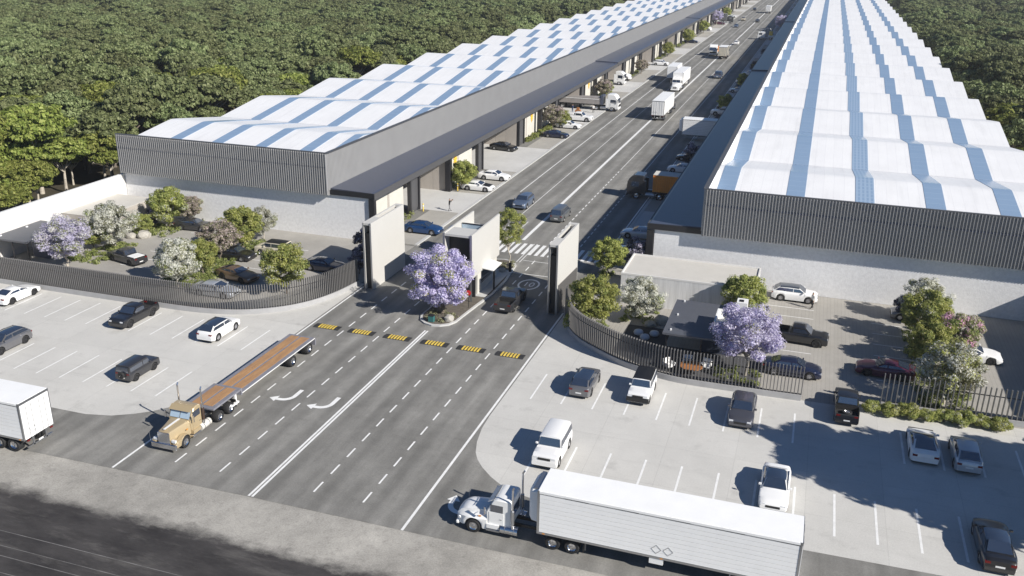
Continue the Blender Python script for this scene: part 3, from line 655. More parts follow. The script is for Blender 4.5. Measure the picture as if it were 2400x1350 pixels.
tree_kind('pink', 2.2, 2.0, 2.8, [('blossom','bloom_pink',0.45,0.9),('foliage','leaf_green',0.8,0.9),('blossom','bloom_rose',0.5,0.9)], 75, 9, 0.09, 130, 1.2, 0.08, cr=(0.14,0.25), low=-0.85)
tree_kind('pale', 2.7, 2.4, 2.7, [('blossom','bloom_white',0.7,0.95),('foliage','leaf_olive',0.7,0.9),('foliage','leaf_lime',0.45,0.9)], 95, 27, 0.09, 140, 1.1, 0.08, 'bark_pale', cr=(0.12,0.24), low=-0.9)
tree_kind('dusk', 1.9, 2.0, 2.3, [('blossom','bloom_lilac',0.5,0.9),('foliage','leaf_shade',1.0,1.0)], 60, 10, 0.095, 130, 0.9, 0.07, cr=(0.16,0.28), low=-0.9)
tree_kind('young', 2.3, 2.8, 4.7, [('foliage','leaf_lime',1.0,0.8),('foliage','leaf_green',0.5,0.8)], 120, 12, 0.085, 100, 2.6, 0.08, 'bark_pale', cr=(0.1,0.2), nb=14, low=-0.8)
tree_kind('bush', 1.0, 0.62, 0.55, [('foliage','leaf_lime',1.0,0.8),('foliage','leaf_green',0.8,0.8),('blossom','bloom_white',0.12,0.6)], 22, 13, 0.11, 90, 0.3, 0.05, cr=(0.25,0.4), low=-0.5)
tree_kind('hedge', 1.0, 0.62, 0.55, [('foliage','leaf_lime',1.0,0.7),('foliage','leaf_green',0.5,0.7),('blossom','bloom_white',0.35,0.55)], 26, 23, 0.085, 150, 0.3, 0.05, cr=(0.25,0.4), low=-0.5)
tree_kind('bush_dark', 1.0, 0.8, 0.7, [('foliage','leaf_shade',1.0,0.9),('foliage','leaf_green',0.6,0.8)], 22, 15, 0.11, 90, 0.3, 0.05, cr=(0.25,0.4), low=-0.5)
# forest trees
tree_kind('f1', 5.9, 2.7, 7.4, [('crown','leaf_forest',1.0,1.0)], 150, 31, 0.25, 105, 5.2, 0.26, 'bark_pale', cr=(0.1,0.21), low=-0.25, squash=0.48)
tree_kind('f2', 5.4, 3.1, 7.2, [('crown','leaf_forest',1.0,1.0)], 140, 32, 0.25, 105, 5, 0.25, 'bark', cr=(0.1,0.21), low=-0.25, squash=0.48)
tree_kind('f3', 5.6, 2.8, 6.8, [('crown','leaf_forest_warm',1.0,1.0)], 150, 33, 0.25, 105, 4.6, 0.26, 'bark_pale', cr=(0.1,0.21), low=-0.25, squash=0.48)
tree_kind('f4', 5, 3.5, 8, [('crown','leaf_forest',1.0,1.0)], 140, 34, 0.25, 105, 5.4, 0.23, 'bark', cr=(0.1,0.21), low=-0.25, squash=0.48)
# ------------------------------------------------------------------ courtyard and street trees
plant('jac','jacaranda_tree','rounded jacaranda tree in full purple blossom on the median island before the gatehouse','tree',-0.05,33.0,1.1,0.4,1.05)
plant('young','young_tree','slender pale green young tree behind the gatehouse by the zebra crossing','tree',1.5,48.6,0.95,1.0)
plant('jac3','blossom_tree','lilac white blossoming tree beside the left courtyard pavilion','tree',-43.1,30.9,0.98,0.5,0.95)
plant('lime','lime_tree','small yellow-green tree between the lilac tree and the white blossoming tree','tree',-45.0,36.9,0.62,1.2)
plant('silver','blossom_tree','large white blossoming tree in front of the left grey annex','tree',-43.2,38.2,1.15,2.2,1.1)
plant('lime2','lime_tree','small green tree right of the left grey annex','tree',-44.0,44.0,0.5,0.3)
plant('dusk','purple_shrub','dark purple-leaved shrub behind the rocks in the left courtyard','shrub',-44.5,46.8,0.62,0.9)
plant('lime2','lime_tree','bright green tree before the left warehouse wall, left of the dark coupe','tree',-42.5,47.2,1.0,2.0)
plant('rose','blossom_tree','pinkish white blossoming tree against the left warehouse wall','tree',-41.5,49.6,0.8,2.0)
plant('silver','blossom_tree','pale white-green blossoming tree nearest the left fence curve','tree',-28.6,30.4,1.05,0.2)
plant('lime','lime_tree','yellow-green tree just behind the pale tree at the left fence','tree',-28.4,34.4,0.78,1.4)
plant('rose','blossom_tree','dusty rose blossoming tree in the middle of the left planting strip','tree',-29.3,38.8,1.05,2.6)
plant('lime','lime_tree','fresh green tree at the far end of the left middle planting strip','tree',-28.9,42.4,1.05,0.6)
plant('silver','blossom_tree','small white blossoming tree alone before the left warehouse wall','tree',-29.4,47.6,0.68,1.9,0.8)
plant('lime2','lime_tree','round yellow-green tree behind the left fence near its gate end','tree',-17.1,32.7,1.02,1.3)
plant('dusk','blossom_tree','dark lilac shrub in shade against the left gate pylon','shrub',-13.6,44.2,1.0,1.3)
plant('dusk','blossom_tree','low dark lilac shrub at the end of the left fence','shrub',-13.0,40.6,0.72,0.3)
plant('lime','lime_tree','yellow-green street tree beside the right end of the zebra crossing','tree',12.5,50.0,0.82,2.4)
plant('dusk','purple_shrub','dark purple shrub against the right canopy column','shrub',15.2,52.4,0.95,0.4)
plant('lime','lime_tree','bushy yellow-green tree at the gate end of the right fence','tree',14.3,35.3,1.0,3.0)
plant('bush','fence_shrub','small green shrub climbing the right fence by the gate pylon','shrub',12.6,34.0,0.9,0.3,1.6)
plant('silver','blossom_tree','silvery white tree before the concrete annex by white rocks','tree',18.4,38.0,0.9,1.1)
plant('lime2','lime_tree','green tree at the right end of the concrete annex','tree',27.6,41.4,0.92,0.4)
plant('jac2','blossom_tree','spreading lilac jacaranda leaning over the right fence beside the pavilion','tree',28.9,29.6,0.98,1.9)
plant('silver','blossom_tree','white blossoming tree at the back of the right tree group by the warehouse wall','tree',44.2,47.4,0.9,1.0)
plant('dusk','purple_shrub','dark purple shrub left of the right tree group by the warehouse wall','shrub',42.3,47.6,0.6,1.0)
plant('lime2','lime_tree','large yellow-green tree in the right tree group','tree',43.8,42.4,0.96,2.3)
plant('pink','blossom_tree','pink blossoming tree on the right side of the right tree group','tree',46.0,38.2,1.08,0.7)
plant('lime','lime_tree','yellow-green tree in front of the pink blossoming tree','tree',43.8,36.2,0.88,1.7)
plant('pale','blossom_tree','large silvery tree in front of the right tree group, over the straight fence','tree',44.4,29.9,1.06,2.7)
for i in range(8):
    plant('hedge','hedge_bush',['leftmost hedge bush beside the parked pickup','second hedge bush from the left','third hedge bush from the left','fourth hedge bush from the left','fifth hedge bush from the left','third hedge bush from the right','second hedge bush from the right','rightmost hedge bush'][i]+' before the straight right fence','bush',38.9+1.3*i,26.45+0.05*i-0.2*(i%2),0.8+0.1*(i%3),i*0.9,None,'clipped hedge before the right fence')
plant('hedge','hedge_bush','small round bush alone at the right edge of the frame','bush',50.6,25.4,0.6,0.9)
# off to the right: the trees whose shade falls over the right car park
for i,(x,y,s,z_) in enumerate(((53.8,12.4,1.08,1.5),(60.3,11.2,1.1,1.45),(62.3,16.0,0.9,1.3),(66.5,11.5,1.1,1.4),(57.0,14.4,0.8,1.35))):
    plant('f1' if i%2 else 'f2','shade_tree','tall green tree beyond the right edge of the car park','tree',x,y,s,i*1.3,z_,'trees beyond the right car park')
# planting strips: low ground cover that nobody could count
def cover(name, label, rects, m=('leaf_green','leaf_lime'), hgt=0.3, seed=3, dens=3.4):
    g = random.Random(seed); cl = []
    for x0,y0,x1,y1 in rects:
        for _ in range(int((x1-x0)*(y1-y0)*dens)): cl.append((g.uniform(x0,x1),g.uniform(y0,y1),g.uniform(0.05,hgt),g.uniform(0.25,0.5)))
    me = leaf_mesh(name, cl, 46, 0.105, m[0], seed, squash=0.6)
    o = link(name, me); o['kind'] = 'stuff'; o['label'] = label; o['category'] = 'ground cover'
    return o
cover('ground_cover','low green ground cover in the left courtyard planting strips',[(-45.4,33.0,-40.9,35.6),(-44.8,35.6,-41.6,40.2),(-45.5,43.5,-40.8,47.8),(-42.2,48.0,-39.9,50.6),(-31.0,30.2,-26.4,34.6),(-30.6,34.6,-27.0,41.0),(-30.2,41.0,-26.6,46.4)],seed=4)
cover('ground_cover','low green ground cover under the right courtyard trees',[(42.3,28.4,46.6,48.6),(26.6,28.0,30.2,30.4),(16.6,37.4,19.6,40.6),(26.4,40.2,29.0,42.1),(12.8,33.8,15.6,37.0),(11.6,48.5,13.6,51.0)],seed=5,dens=2.4)
cover('ground_cover','dry low planting on the median island',[(-1.2,30.9,1.5,33.6),(0.6,47.6,1.9,50.0)],('leaf_olive',),0.25,6,2.5)
cover('ground_cover','low green planting along the left street frontage',[(-17.6,76.8,-16.9,88.0)]+[(-17.8,113+44*k,-16.3,131+44*k) for k in range(5)]+[(-17.8,54.5,-16.6,62.8)],seed=8,dens=3.0,hgt=0.5)
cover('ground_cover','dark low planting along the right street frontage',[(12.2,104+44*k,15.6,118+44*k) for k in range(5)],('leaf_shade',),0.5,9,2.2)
# rocks
def rock(label, x, y, r, seed, z=0.0):
    g = random.Random(seed); bm = bmesh.new(); bmesh.ops.create_icosphere(bm, subdivisions=2, radius=r)
    for v in bm.verts: v.co *= g.uniform(0.85,1.12); v.co.z *= 0.7
    me = bpy.data.meshes.new('rock'); bm.to_mesh(me); bm.free(); me.materials.append(MATS['rock'])
    o = link('rock', me, None, (x,y,z+r*0.4)); tag(o, label, 'rock'); return o
rock('large pale rock at the right tip of the median island under the jacaranda', 1.15,31.6,0.5,1,0.15)
rock('small rock behind the gatehouse at the foot of the young tree', 1.4,46.4,0.4,2,0.15)
rock('white rock right of the silvery tree before the concrete annex', 20.3,38.3,0.75,3); rock('smaller white rock left of its neighbour before the concrete annex', 19.4,37.2,0.55,4)
rock('large pale rock in the left courtyard behind the white blossoming tree', -42.9,42.9,0.8,5); rock('second pale rock beside the dark purple shrub', -44.2,42.2,0.6,6)
# street trees left frontage
plant('lime','street_tree','green street tree before the left loading bays, beside the white muscle car','tree',-15.3,77.6,0.85,0.5,None,None,0.1)
plant('rose','street_tree','brown leaved street tree left of the street, before the parked white pickup','tree',-15.6,126.0,1.0,0.5,1.1,None,0.1)
plant('lime2','street_tree','green bushy tree beside the brown leaved street tree','tree',-14.6,128.6,0.7,0.5,None,None,0.1)
for i,(x,y,s) in enumerate(((-16.9,114.0,0.75),(-16.7,117.5,0.9),(-16.3,121.0,1.0),(-15.9,124.0,1.0))):
    plant('bush','street_bush',['leftmost','second','third','rightmost'][i]+' bush in the row left of the dark blue parked car','bush',x,y,s,i,None,'bushes before the left cream wall',0.1)
for i,(k,y,s) in enumerate((('rose',167,1.0),('lime2',170.5,0.7),('rose',213,0.9),('lime',258,0.9),('silver',262,0.7),('lime',302,1.0),('lime',346,1.0),('jac2',392,1.0),('lime',434,1.0))):
    plant(k,'street_tree',['brown street tree by the flatbed truck cab','green street bush by the flatbed truck cab','brown street tree beside the white estate car','small green street tree farther along the left frontage','small pale street tree farther along the left frontage','round green street tree near the far dark car','round green street tree near the far white truck','lilac street tree near the top of the left frontage','farthest green street tree of the left frontage'][i],'tree',-15.2,y,s,i*1.1,None,None,0.1)
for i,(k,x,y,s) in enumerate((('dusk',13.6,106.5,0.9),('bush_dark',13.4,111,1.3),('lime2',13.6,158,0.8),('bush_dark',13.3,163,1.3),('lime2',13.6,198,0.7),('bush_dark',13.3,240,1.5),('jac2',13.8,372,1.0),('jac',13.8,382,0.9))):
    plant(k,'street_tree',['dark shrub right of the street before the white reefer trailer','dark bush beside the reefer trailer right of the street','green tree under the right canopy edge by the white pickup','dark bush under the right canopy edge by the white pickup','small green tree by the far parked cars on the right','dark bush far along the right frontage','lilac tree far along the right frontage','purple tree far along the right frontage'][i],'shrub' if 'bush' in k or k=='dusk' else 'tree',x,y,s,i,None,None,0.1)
plant('bush','agave','cream and yellow spiky plant against the wall behind the left gate pylon','plant',-16.6,54.6,1.2,0,1.6,None,0.1)
# ------------------------------------------------------------------ forest
def forest():
    g = random.Random(77); pts = []
    step = 4.7
    def region(x0,x1,y0,y1):
        y = y0
        while y < y1:
            x = x0
            while x < x1:
                px,py = x+g.uniform(-2.4,2.4), y+g.uniform(-2.4,2.4)
                u,v = proj(px,py,7)
                if -600 < u < 2950 and -140 < v < 1000: pts.append((px,py))
                x += step
            y += step
    region(-620,-59,22,760); region(64,320,58,900)
    pts = [p for p in pts if not (p[0] > -60.5 and p[0] < 0 and p[1] > 48)]
    pts.sort(key=lambda p: (p[0]-CAMP.x)**2+(p[1]-CAMP.y)**2)
    vis = [p for p in pts if -120 < proj(p[0],p[1],7)[0] < 2520]; near = vis[:300]; ns = set(near); far = [p for p in pts if p not in ns]
    keys = ['f1','f2','f3','f4','f1','f2','f4','f1','f2','f4']
    for x,y in near:
        k = 'f3' if (x < 0 and y < 62 and x > -90) else g.choice(keys)
        s = g.choice((0.5,0.66,0.8,0.92,1.1))*g.uniform(0.9,1.1); left = x < 0
        if left and x > -64: s *= 0.8
        if k == 'f3' and x > -90 and y < 62: lab, grp = 'yellow-green tree standing just behind the left boundary wall', 'yellow-green trees behind the left boundary wall'
        elif left: lab, grp = 'broad green tree in the dense forest beyond the left warehouse', 'forest trees left of the site'
        else: lab, grp = 'broad green tree in the dense forest beyond the right warehouse', 'forest trees right of the site'
        plant(k,'forest_tree',lab,'tree',x,y,s,g.uniform(0,6.28),s*g.uniform(0.85,1.25),grp,-0.05)
    me = bpy.data.meshes.new('far_forest'); me.from_pydata([(x,y,-0.05) for x,y in far],[],[])
    o = link('far_forest', me); o['kind'] = 'stuff'; o['label'] = 'far dense forest canopy behind the warehouses'; o['category'] = 'forest'
    ng = bpy.data.node_groups.new('scatter','GeometryNodeTree')
    ng.interface.new_socket('Geometry',in_out='INPUT',socket_type='NodeSocketGeometry'); ng.interface.new_socket('Geometry',in_out='OUTPUT',socket_type='NodeSocketGeometry')
    N = ng.nodes; L = ng.links.new; gi = N.new('NodeGroupInput'); go = N.new('NodeGroupOutput'); jn = N.new('GeometryNodeJoinGeometry')
    idx = N.new('GeometryNodeInputIndex')
    protos = []
    for k in ('f1','f2','f4'):
        po = [ob for ob in bpy.data.objects if ob.data == TREES[k][0][1]][0]; protos.append(po)
    for k,po in enumerate(protos):
        md = N.new('ShaderNodeMath'); md.operation = 'MODULO'; md.inputs[1].default_value = 3; L(idx.outputs[0], md.inputs[0])
        cp = N.new('FunctionNodeCompare'); cp.data_type = 'FLOAT'; cp.operation = 'EQUAL'; cp.inputs[1].default_value = k; cp.inputs['Epsilon'].default_value = 0.1
        L(md.outputs[0], cp.inputs[0])
        oi = N.new('GeometryNodeObjectInfo'); oi.inputs[0].default_value = po; oi.inputs['As Instance'].default_value = True; oi.transform_space = 'ORIGINAL'
        ip = N.new('GeometryNodeInstanceOnPoints'); L(gi.outputs[0], ip.inputs['Points']); L(cp.outputs[0], ip.inputs['Selection']); L(oi.outputs['Geometry'], ip.inputs['Instance'])
        rv = N.new('FunctionNodeRandomValue'); rv.data_type = 'FLOAT_VECTOR'; rv.inputs[0].default_value = (0,0,0); rv.inputs[1].default_value = (0,0,6.28); L(rv.outputs[0], ip.inputs['Rotation'])
        rs = N.new('FunctionNodeRandomValue'); rs.data_type = 'FLOAT'; rs.inputs[2].default_value = 0.5; rs.inputs[3].default_value = 1.15; rs.inputs['Seed'].default_value = 5; L(rs.outputs[1], ip.inputs['Scale'])
        L(ip.outputs[0], jn.inputs[0])
    L(jn.outputs[0], go.inputs[0])
    md = o.modifiers.new('scatter','NODES'); md.node_group = ng
    print('forest', len(near), len(far))
forest()
# ------------------------------------------------------------------ cars
KINDS = dict(
 sedan=dict(L=4.8,W=1.88,H=1.45,wb=2.85,wr=0.34,clr=0.2,top=[(2.4,.55),(2.32,.68),(2.0,.8),(1.05,.95),(0,.97),(-1.7,1.0),(-2.2,1.0),(-2.36,.9),(-2.4,.7)],ws=(1.05,.25),rw=(-.95,-1.75)),
 coupe=dict(L=4.7,W=1.92,H=1.36,wb=2.75,wr=0.35,clr=0.18,top=[(2.35,.52),(2.26,.66),(1.9,.78),(0.85,.92),(0,.95),(-1.5,1.0),(-2.1,1.0),(-2.3,.9),(-2.35,.68)],ws=(0.85,.05),rw=(-.85,-1.9)),
 sports=dict(L=4.55,W=1.97,H=1.22,wb=2.65,wr=0.34,clr=0.14,top=[(2.27,.42),(2.18,.55),(1.8,.7),(1.0,.82),(0,.86),(-1.4,.95),(-2.0,.93),(-2.22,.82),(-2.27,.6)],ws=(1.05,.15),rw=(-.55,-1.85)),
 suv=dict(L=4.75,W=1.95,H=1.66,wb=2.85,wr=0.38,clr=0.24,top=[(2.37,.62),(2.3,.85),(2.0,.98),(1.1,1.06),(0,1.08),(-1.9,1.12),(-2.25,1.1),(-2.35,.95),(-2.37,.75)],ws=(1.15,.4),rw=(-1.55,-2.2)),
 hatch=dict(L=4.35,W=1.82,H=1.5,wb=2.65,wr=0.34,clr=0.19,top=[(2.17,.55),(2.1,.72),(1.8,.85),(1.0,.97),(0,.99),(-1.7,1.03),(-2.05,1.0),(-2.15,.86),(-2.17,.68)],ws=(1.05,.3),rw=(-1.2,-1.95)),
 boxy=dict(L=4.55,W=1.92,H=1.92,wb=2.75,wr=0.40,clr=0.28,top=[(2.27,.72),(2.24,1.08),(1.95,1.13),(0.85,1.17),(0,1.18),(-2.0,1.18),(-2.2,1.18),(-2.26,1.1),(-2.27,.8)],ws=(0.85,.6),rw=(-2.1,-2.22)),
 van=dict(L=4.9,W=1.95,H=1.9,wb=3.0,wr=0.36,clr=0.22,top=[(2.45,.62),(2.38,.88),(2.1,1.02),(1.5,1.1),(0,1.1),(-2.1,1.12),(-2.35,1.1),(-2.43,.95),(-2.45,.75)],ws=(1.55,.75),rw=(-2.1,-2.38)),
 pickup=dict(L=5.55,W=2.0,H=1.86,wb=3.45,wr=0.42,clr=0.3,top=[(2.77,.75),(2.7,1.0),(2.4,1.1),(1.2,1.16),(0,1.17),(-2.6,1.17),(-2.72,1.15),(-2.76,1.0),(-2.77,.8)],ws=(1.2,.5),rw=(-.62,-.85),bed=(-1.0,-2.62)),
)
def interp(tb, y):
    tb = sorted(tb)
    if y <= tb[0][0]: return tb[0][1]
    for (a,za),(b,zb) in zip(tb,tb[1:]):
        if y <= b: return za+(zb-za)*(y-a)/(b-a or 1)
    return tb[-1][1]
def wheel_tmpl(r, w, dark=False):
    t = MB().lathe_x([(-w/2,r*0.62),(-w/2,r*0.92),(-w*0.38,r),(w*0.38,r),(w/2,r*0.92),(w/2,r*0.62)],0,0,0,20,cap=False).mesh('tyre','tyre',smooth=40)
    mb = MB(); mb.lathe_x([(-w*0.3,r*0.62),(w*0.30,r*0.62),(w*0.36,r*0.60),(w*0.2,r*0.54)],0,0,0,16)
    mb.lathe_x([(w*0.2,r*0.2),(w*0.42,r*0.16)],0,0,0,10)
    for k in range(5):
        a = 2*math.pi*k/5; c,s = math.cos(a),math.sin(a); q = lambda u,v: (c*u-s*v, s*u+c*v)
        p = [q(r*0.08,-r*0.09),q(r*0.58,-r*0.06),q(r*0.58,r*0.06),q(r*0.08,r*0.09)]
        mb.add([(w*0.28,y,z) for y,z in p]+[(w*0.40,y,z) for y,z in p],[(0,1,2,3),(7,6,5,4),(0,4,5,1),(1,5,6,2),(2,6,7,3),(3,7,4,0)])
    return t, mb.mesh('rim','rim_dark' if dark else 'rim')
def pane(a,b,c,d,off,th=0.01):
    a,b,c,d = map(Vector,(a,b,c,d)); n = (b-a).cross(d-a).normalized()
    mb = MB(); p = [q+n*off for q in (a,b,c,d)]; q2 = [q+n*(off+th) for q in (a,b,c,d)]
    mb.add(p+q2,[(3,2,1,0),(4,5,6,7),(0,1,5,4),(1,2,6,5),(2,3,7,6),(3,0,4,7)]); return mb
CT = {}
def car_template(kind, dark_rims=False, roofm=None):
    key = (kind,dark_rims,roofm)
    if key in CT: return CT[key]
    K = KINDS[kind]; L,W_,H,wb,wr,clr = K['L'],K['W']/2,K['H'],K['wb'],K['wr'],K['clr']
    f,rn = wb/2+0.02, -wb/2+0.02; R_ = wr+0.07; bed = K.get('bed')
    ys = set(round(y,3) for y,_ in K['top'])
    for c in (f,rn):
        for k in range(-6,7): ys.add(round(c+R_*math.sin(k*math.pi/12),3))
    for k in range(-8,9): ys.add(round(L/2*k/8,3))
    if bed: ys |= {bed[0], bed[0]-0.001, bed[1], bed[1]+0.001}
    ys = sorted(ys); boxy = kind in ('boxy','pickup'); rings = []
    for y in ys:
        t = abs(y)/(L/2); e = max(0,(t-0.72)/0.28); w = W_*(1-(0.05 if boxy else 0.16)*e*e)
        zt = interp(K['top'],y); zl = clr + 0.10*e*e
        for c in (f,rn):
            if abs(y-c) < R_: zl = max(zl, wr+math.sqrt(max(0,R_*R_-(y-c)**2)))
        zl = min(zl, zt-0.12)
        hz = zt-zl; inb = bed and bed[1] <= y <= bed[0]-0.0005
        hr = [(w*0.97,zl),(w*1.0,zl+hz*0.35),(w*0.995,zl+hz*0.68),(w*(0.975 if boxy else 0.955),zl+hz*0.9),(w*(0.93 if boxy else 0.86),zt)]
        hr += [(w*0.88,0.72),(0,0.72)] if inb else [(w*0.5,zt+0.015),(0,zt+(0.03 if not boxy else 0.02))]
        rings.append([(x,y,z) for x,z in hr]+[(-x,y,z) for x,z in reversed(hr[:-1])])
    mb = MB(); n = len(rings[0]); v = [p for r in rings for p in r]; fs = []; mi = []
    for k in range(len(rings)-1):
        ym = (ys[k]+ys[k+1])/2
        for i in range(n-1):
            mb_i = 1 if (bed and bed[1]-0.002 < ym < bed[0]+0.002 and 4 <= i <= n-6) else 0
            fs.append((k*n+i,k*n+i+1,(k+1)*n+i+1,(k+1)*n+i)); mi.append(mb_i)
    fs += [tuple(range(n)), tuple(range((len(rings)-1)*n, len(rings)*n))]; mi += [0,0]
    mb.v = v; mb.f = [list(q) for q in fs]; mb.m = mi
    P = []
    P.append(('body', mb.mesh('body',['black_trim','bedliner'],smooth=38), True, None, None))
    P.append(('underbody', bx(-W_*0.86,-L/2+0.12,clr-0.03,W_*0.86,L/2-0.12,0.62 if not boxy else 0.7).mesh('underbody','black_trim'), False, None, None))
    # greenhouse
    b0,t0 = K['ws']; t1,b1 = K['rw']; zb = lambda y: interp(K['top'],y)+0.005
    wl = W_*(0.93 if boxy else 0.87); wt = W_*(0.86 if boxy else (0.70 if kind in('sports','coupe','sedan') else 0.76))
    def ring(y,z,w,zbase): return [(wl*1.0 if z>zbase+0.05 else wl*0.98,y,zbase),(w,y,max(zbase+0.004,z-0.07)),(w*0.82,y,z),(0,y,z+0.025)]
    def full(h): return h+[(-x,y,z) for x,y,z in reversed(h[:-1])]
    mid = (t0+t1)/2; zr = H-0.03
    R5 = [full(ring(b0,zb(b0)+0.01,wl*0.95,zb(b0))),full(ring(t0,zr-0.03,wt*0.985,zb(t0))),full(ring(mid,zr,wt,zb(mid))),full(ring(t1,zr-(0.05 if not boxy else 0.02),wt*0.96,zb(t1))),full(ring(b1,zb(b1)+0.01,wl*0.9,zb(b1)))]
    P.append(('cabin', MB().loft(R5,True,True).mesh('cabin','black_trim',smooth=32), True, None, None))
    P.append(('roof', MB().loft([[(x,y,z+0.012) for x,y,z in r[1:6]]+[(x,y,z-0.02) for x,y,z in reversed(r[1:6])] for r in R5[1:4]],True,True).mesh('roof',roofm or 'black_trim',smooth=32), roofm is None, None, None))
    lp = lambda a,b,t: a+(b-a)*t
    HI = 1.0 if roofm == 'glass_dark' else 0.9
    def scr(yb,yt,zB,zT,wB,wT,fl):
        q = [(-wB*0.9,lp(yb,yt,.1),lp(zB,zT,.1)),(wB*0.9,lp(yb,yt,.1),lp(zB,zT,.1)),(wT*0.86,lp(yb,yt,HI),lp(zB,zT,HI)),(-wT*0.86,lp(yb,yt,HI),lp(zB,zT,HI))]
        return pane(*(q if fl else [q[1],q[0],q[3],q[2]]),0.03)
    P.append(('windshield', scr(b0,t0,zb(b0),zr-0.03,wl,wt,False).mesh('windshield','glass_dark'), False, None, None))
    P.append(('rear_window', scr(b1,t1,zb(b1),zr-0.05,wl*0.93,wt*0.95,True).mesh('rear_window','glass_dark'), False, None, None))
    bp = (b0+b1)/2*0.3+0.0 if not bed else t1+0.05
    for s in (-1,1):
        def sp(y,t): return (s*lp(wl,wt,t*0.95), y, lp(zb(y),zr-0.1,t))
        segs = [(lp(b0,t0,.22),lp(b0,t0,.92),bp+0.05,bp+0.05)]
        if not bed: segs.append((bp-0.05,bp-0.05,lp(b1,t1,.32) if not boxy else b1+0.15,lp(b1,t1,.9) if not boxy else b1+0.15))
        for ya,yat,yb_,ybt in segs:
            q = [sp(ya,.16),sp(yb_,.16),sp(ybt,.86),sp(yat,.86)]
            if s > 0: q = [q[1],q[0],q[3],q[2]]
            P.append(('side_window', pane(*q,0.012,0.012).mesh('side_window','glass_dark'), False, None, None))
        zn = interp(K['top'],L/2-0.1)
        P.append(('headlight', bx(min(s*W_*.52,s*W_*.84),L/2-0.20,zn-0.17,max(s*W_*.52,s*W_*.84),L/2-0.02,zn-0.03).mesh('headlight','headlight'), False, None, None))
        zt_ = interp(K['top'],-L/2+0.08)
        P.append(('taillight', bx(min(s*W_*.55,s*W_*.87),-L/2+0.0,zt_-0.2,max(s*W_*.55,s*W_*.87),-L/2+0.16,zt_-0.06).mesh('taillight','taillight'), False, None, None))
        my = lp(b0,t0,.3); mz = zb(my)+0.06
        P.append(('mirror', bx(min(s*W_*.92,s*W_*1.12),my-0.06,mz,max(s*W_*.92,s*W_*1.12),my+0.06,mz+0.14).mesh('mirror','black_trim',bevel=0.02), True, None, None))
    zn = interp(K['top'],L/2-0.05)
    P.append(('grille', bx(-W_*.48,L/2-0.1,zn-0.22,W_*.48,L/2+0.012,zn-0.06).mesh('grille','black_trim'), False, None, None))
    P.append(('front_bumper', bx(-W_*.8,L/2-0.22,clr+0.02,W_*.8,L/2-0.005,clr+0.2).mesh('front_bumper','black_trim',bevel=0.03), False, None, None))
    P.append(('rear_bumper', bx(-W_*.8,-L/2+0.01,clr+0.02,W_*.8,-L/2+0.22,clr+0.22).mesh('rear_bumper','black_trim',bevel=0.03), False, None, None))
    P.append(('licence_plate', bx(-.25,-L/2-0.012,0.55,.25,-L/2+0.03,0.66).mesh('licence_plate','plate'), False, None, None))
    ty,rm = wheel_tmpl(wr,0.25,dark_rims)
    for s in (-1,1):
        for y in (f,rn):
            P.append(('wheel', ty, False, (s*(W_-0.135),y,wr), None)); P.append(('rim', rm, False, None, s))
    CT[key] = P; return P
def car(kind, label, x, y, nose, pm, cat='car', dark_rims=False, roofm=None, z=0.008, turn=0.0, name=None, sc=1.0):
    """nose: 'n' +y, 's' -y, 'e' +x, 'w' -x"""
    rz = {'n':0,'s':math.pi,'e':-math.pi/2,'w':math.pi/2}[nose]+R(turn)
    T = thing(name or {'pickup':'pickup_truck','suv':'suv','boxy':'suv','van':'van'}.get(kind,'parked_car'), label, cat, (x,y,z), rz)
    if sc != 1: T.scale = (sc,)*3
    last = None
    for nm,me,pt,loc,s in car_template(kind,dark_rims,roofm):
        o = link(nm, me, last if nm == 'rim' else T, loc)
        if nm == 'rim': 
            if s < 0: o.rotation_euler = (0,0,math.pi)
        if pt: o.material_slots[0].link = 'OBJECT'; o.material_slots[0].material = pm
        if nm == 'wheel': last = o
    return T
white = paint('white',(0.78,0.78,0.78)); black = paint('black',(0.012,0.012,0.014)); grey = paint('grey',(0.16,0.16,0.17),0.4); dgrey = paint('dark_grey',(0.045,0.045,0.05),0.4)
silver = paint('silver',(0.52,0.54,0.57),0.5); blue = paint('blue',(0.014,0.06,0.18),0.4); navy = paint('navy',(0.015,0.02,0.05),0.3); brown = paint('brown',(0.20,0.13,0.08),0.4)
plum = paint('plum',(0.10,0.022,0.05),0.4); bluegrey = paint('bluegrey',(0.12,0.16,0.24),0.4); cream_p = paint('cream',(0.62,0.57,0.46)); beigep = paint('beige',(0.5,0.45,0.35))
# left car park
car('coupe','white fastback coupe at the left edge of the left car park, rear to the viewer',-41.3,22.1,'n',white,dark_rims=True,sc=0.98)
car('pickup','black pickup parked nose out beside the left slat fence',-26.7,21.6,'s',black,'pickup',dark_rims=True,sc=0.9)
car('suv','white suv with blue glass roof parked alone in the left car park',-17.4,21.6,'n',white,'suv',roofm='glass_dark',sc=0.93)
car('suv','grey suv with dark roof cut by the left edge of the frame',-32.95,12.7,'s',grey,'suv',dark_rims=True,roofm='glass_dark',sc=0.93)
car('boxy','black off-road suv with a spare wheel on its tail in the left car park',-18.72,12.35,'n',dgrey,'suv',dark_rims=True,sc=0.8)
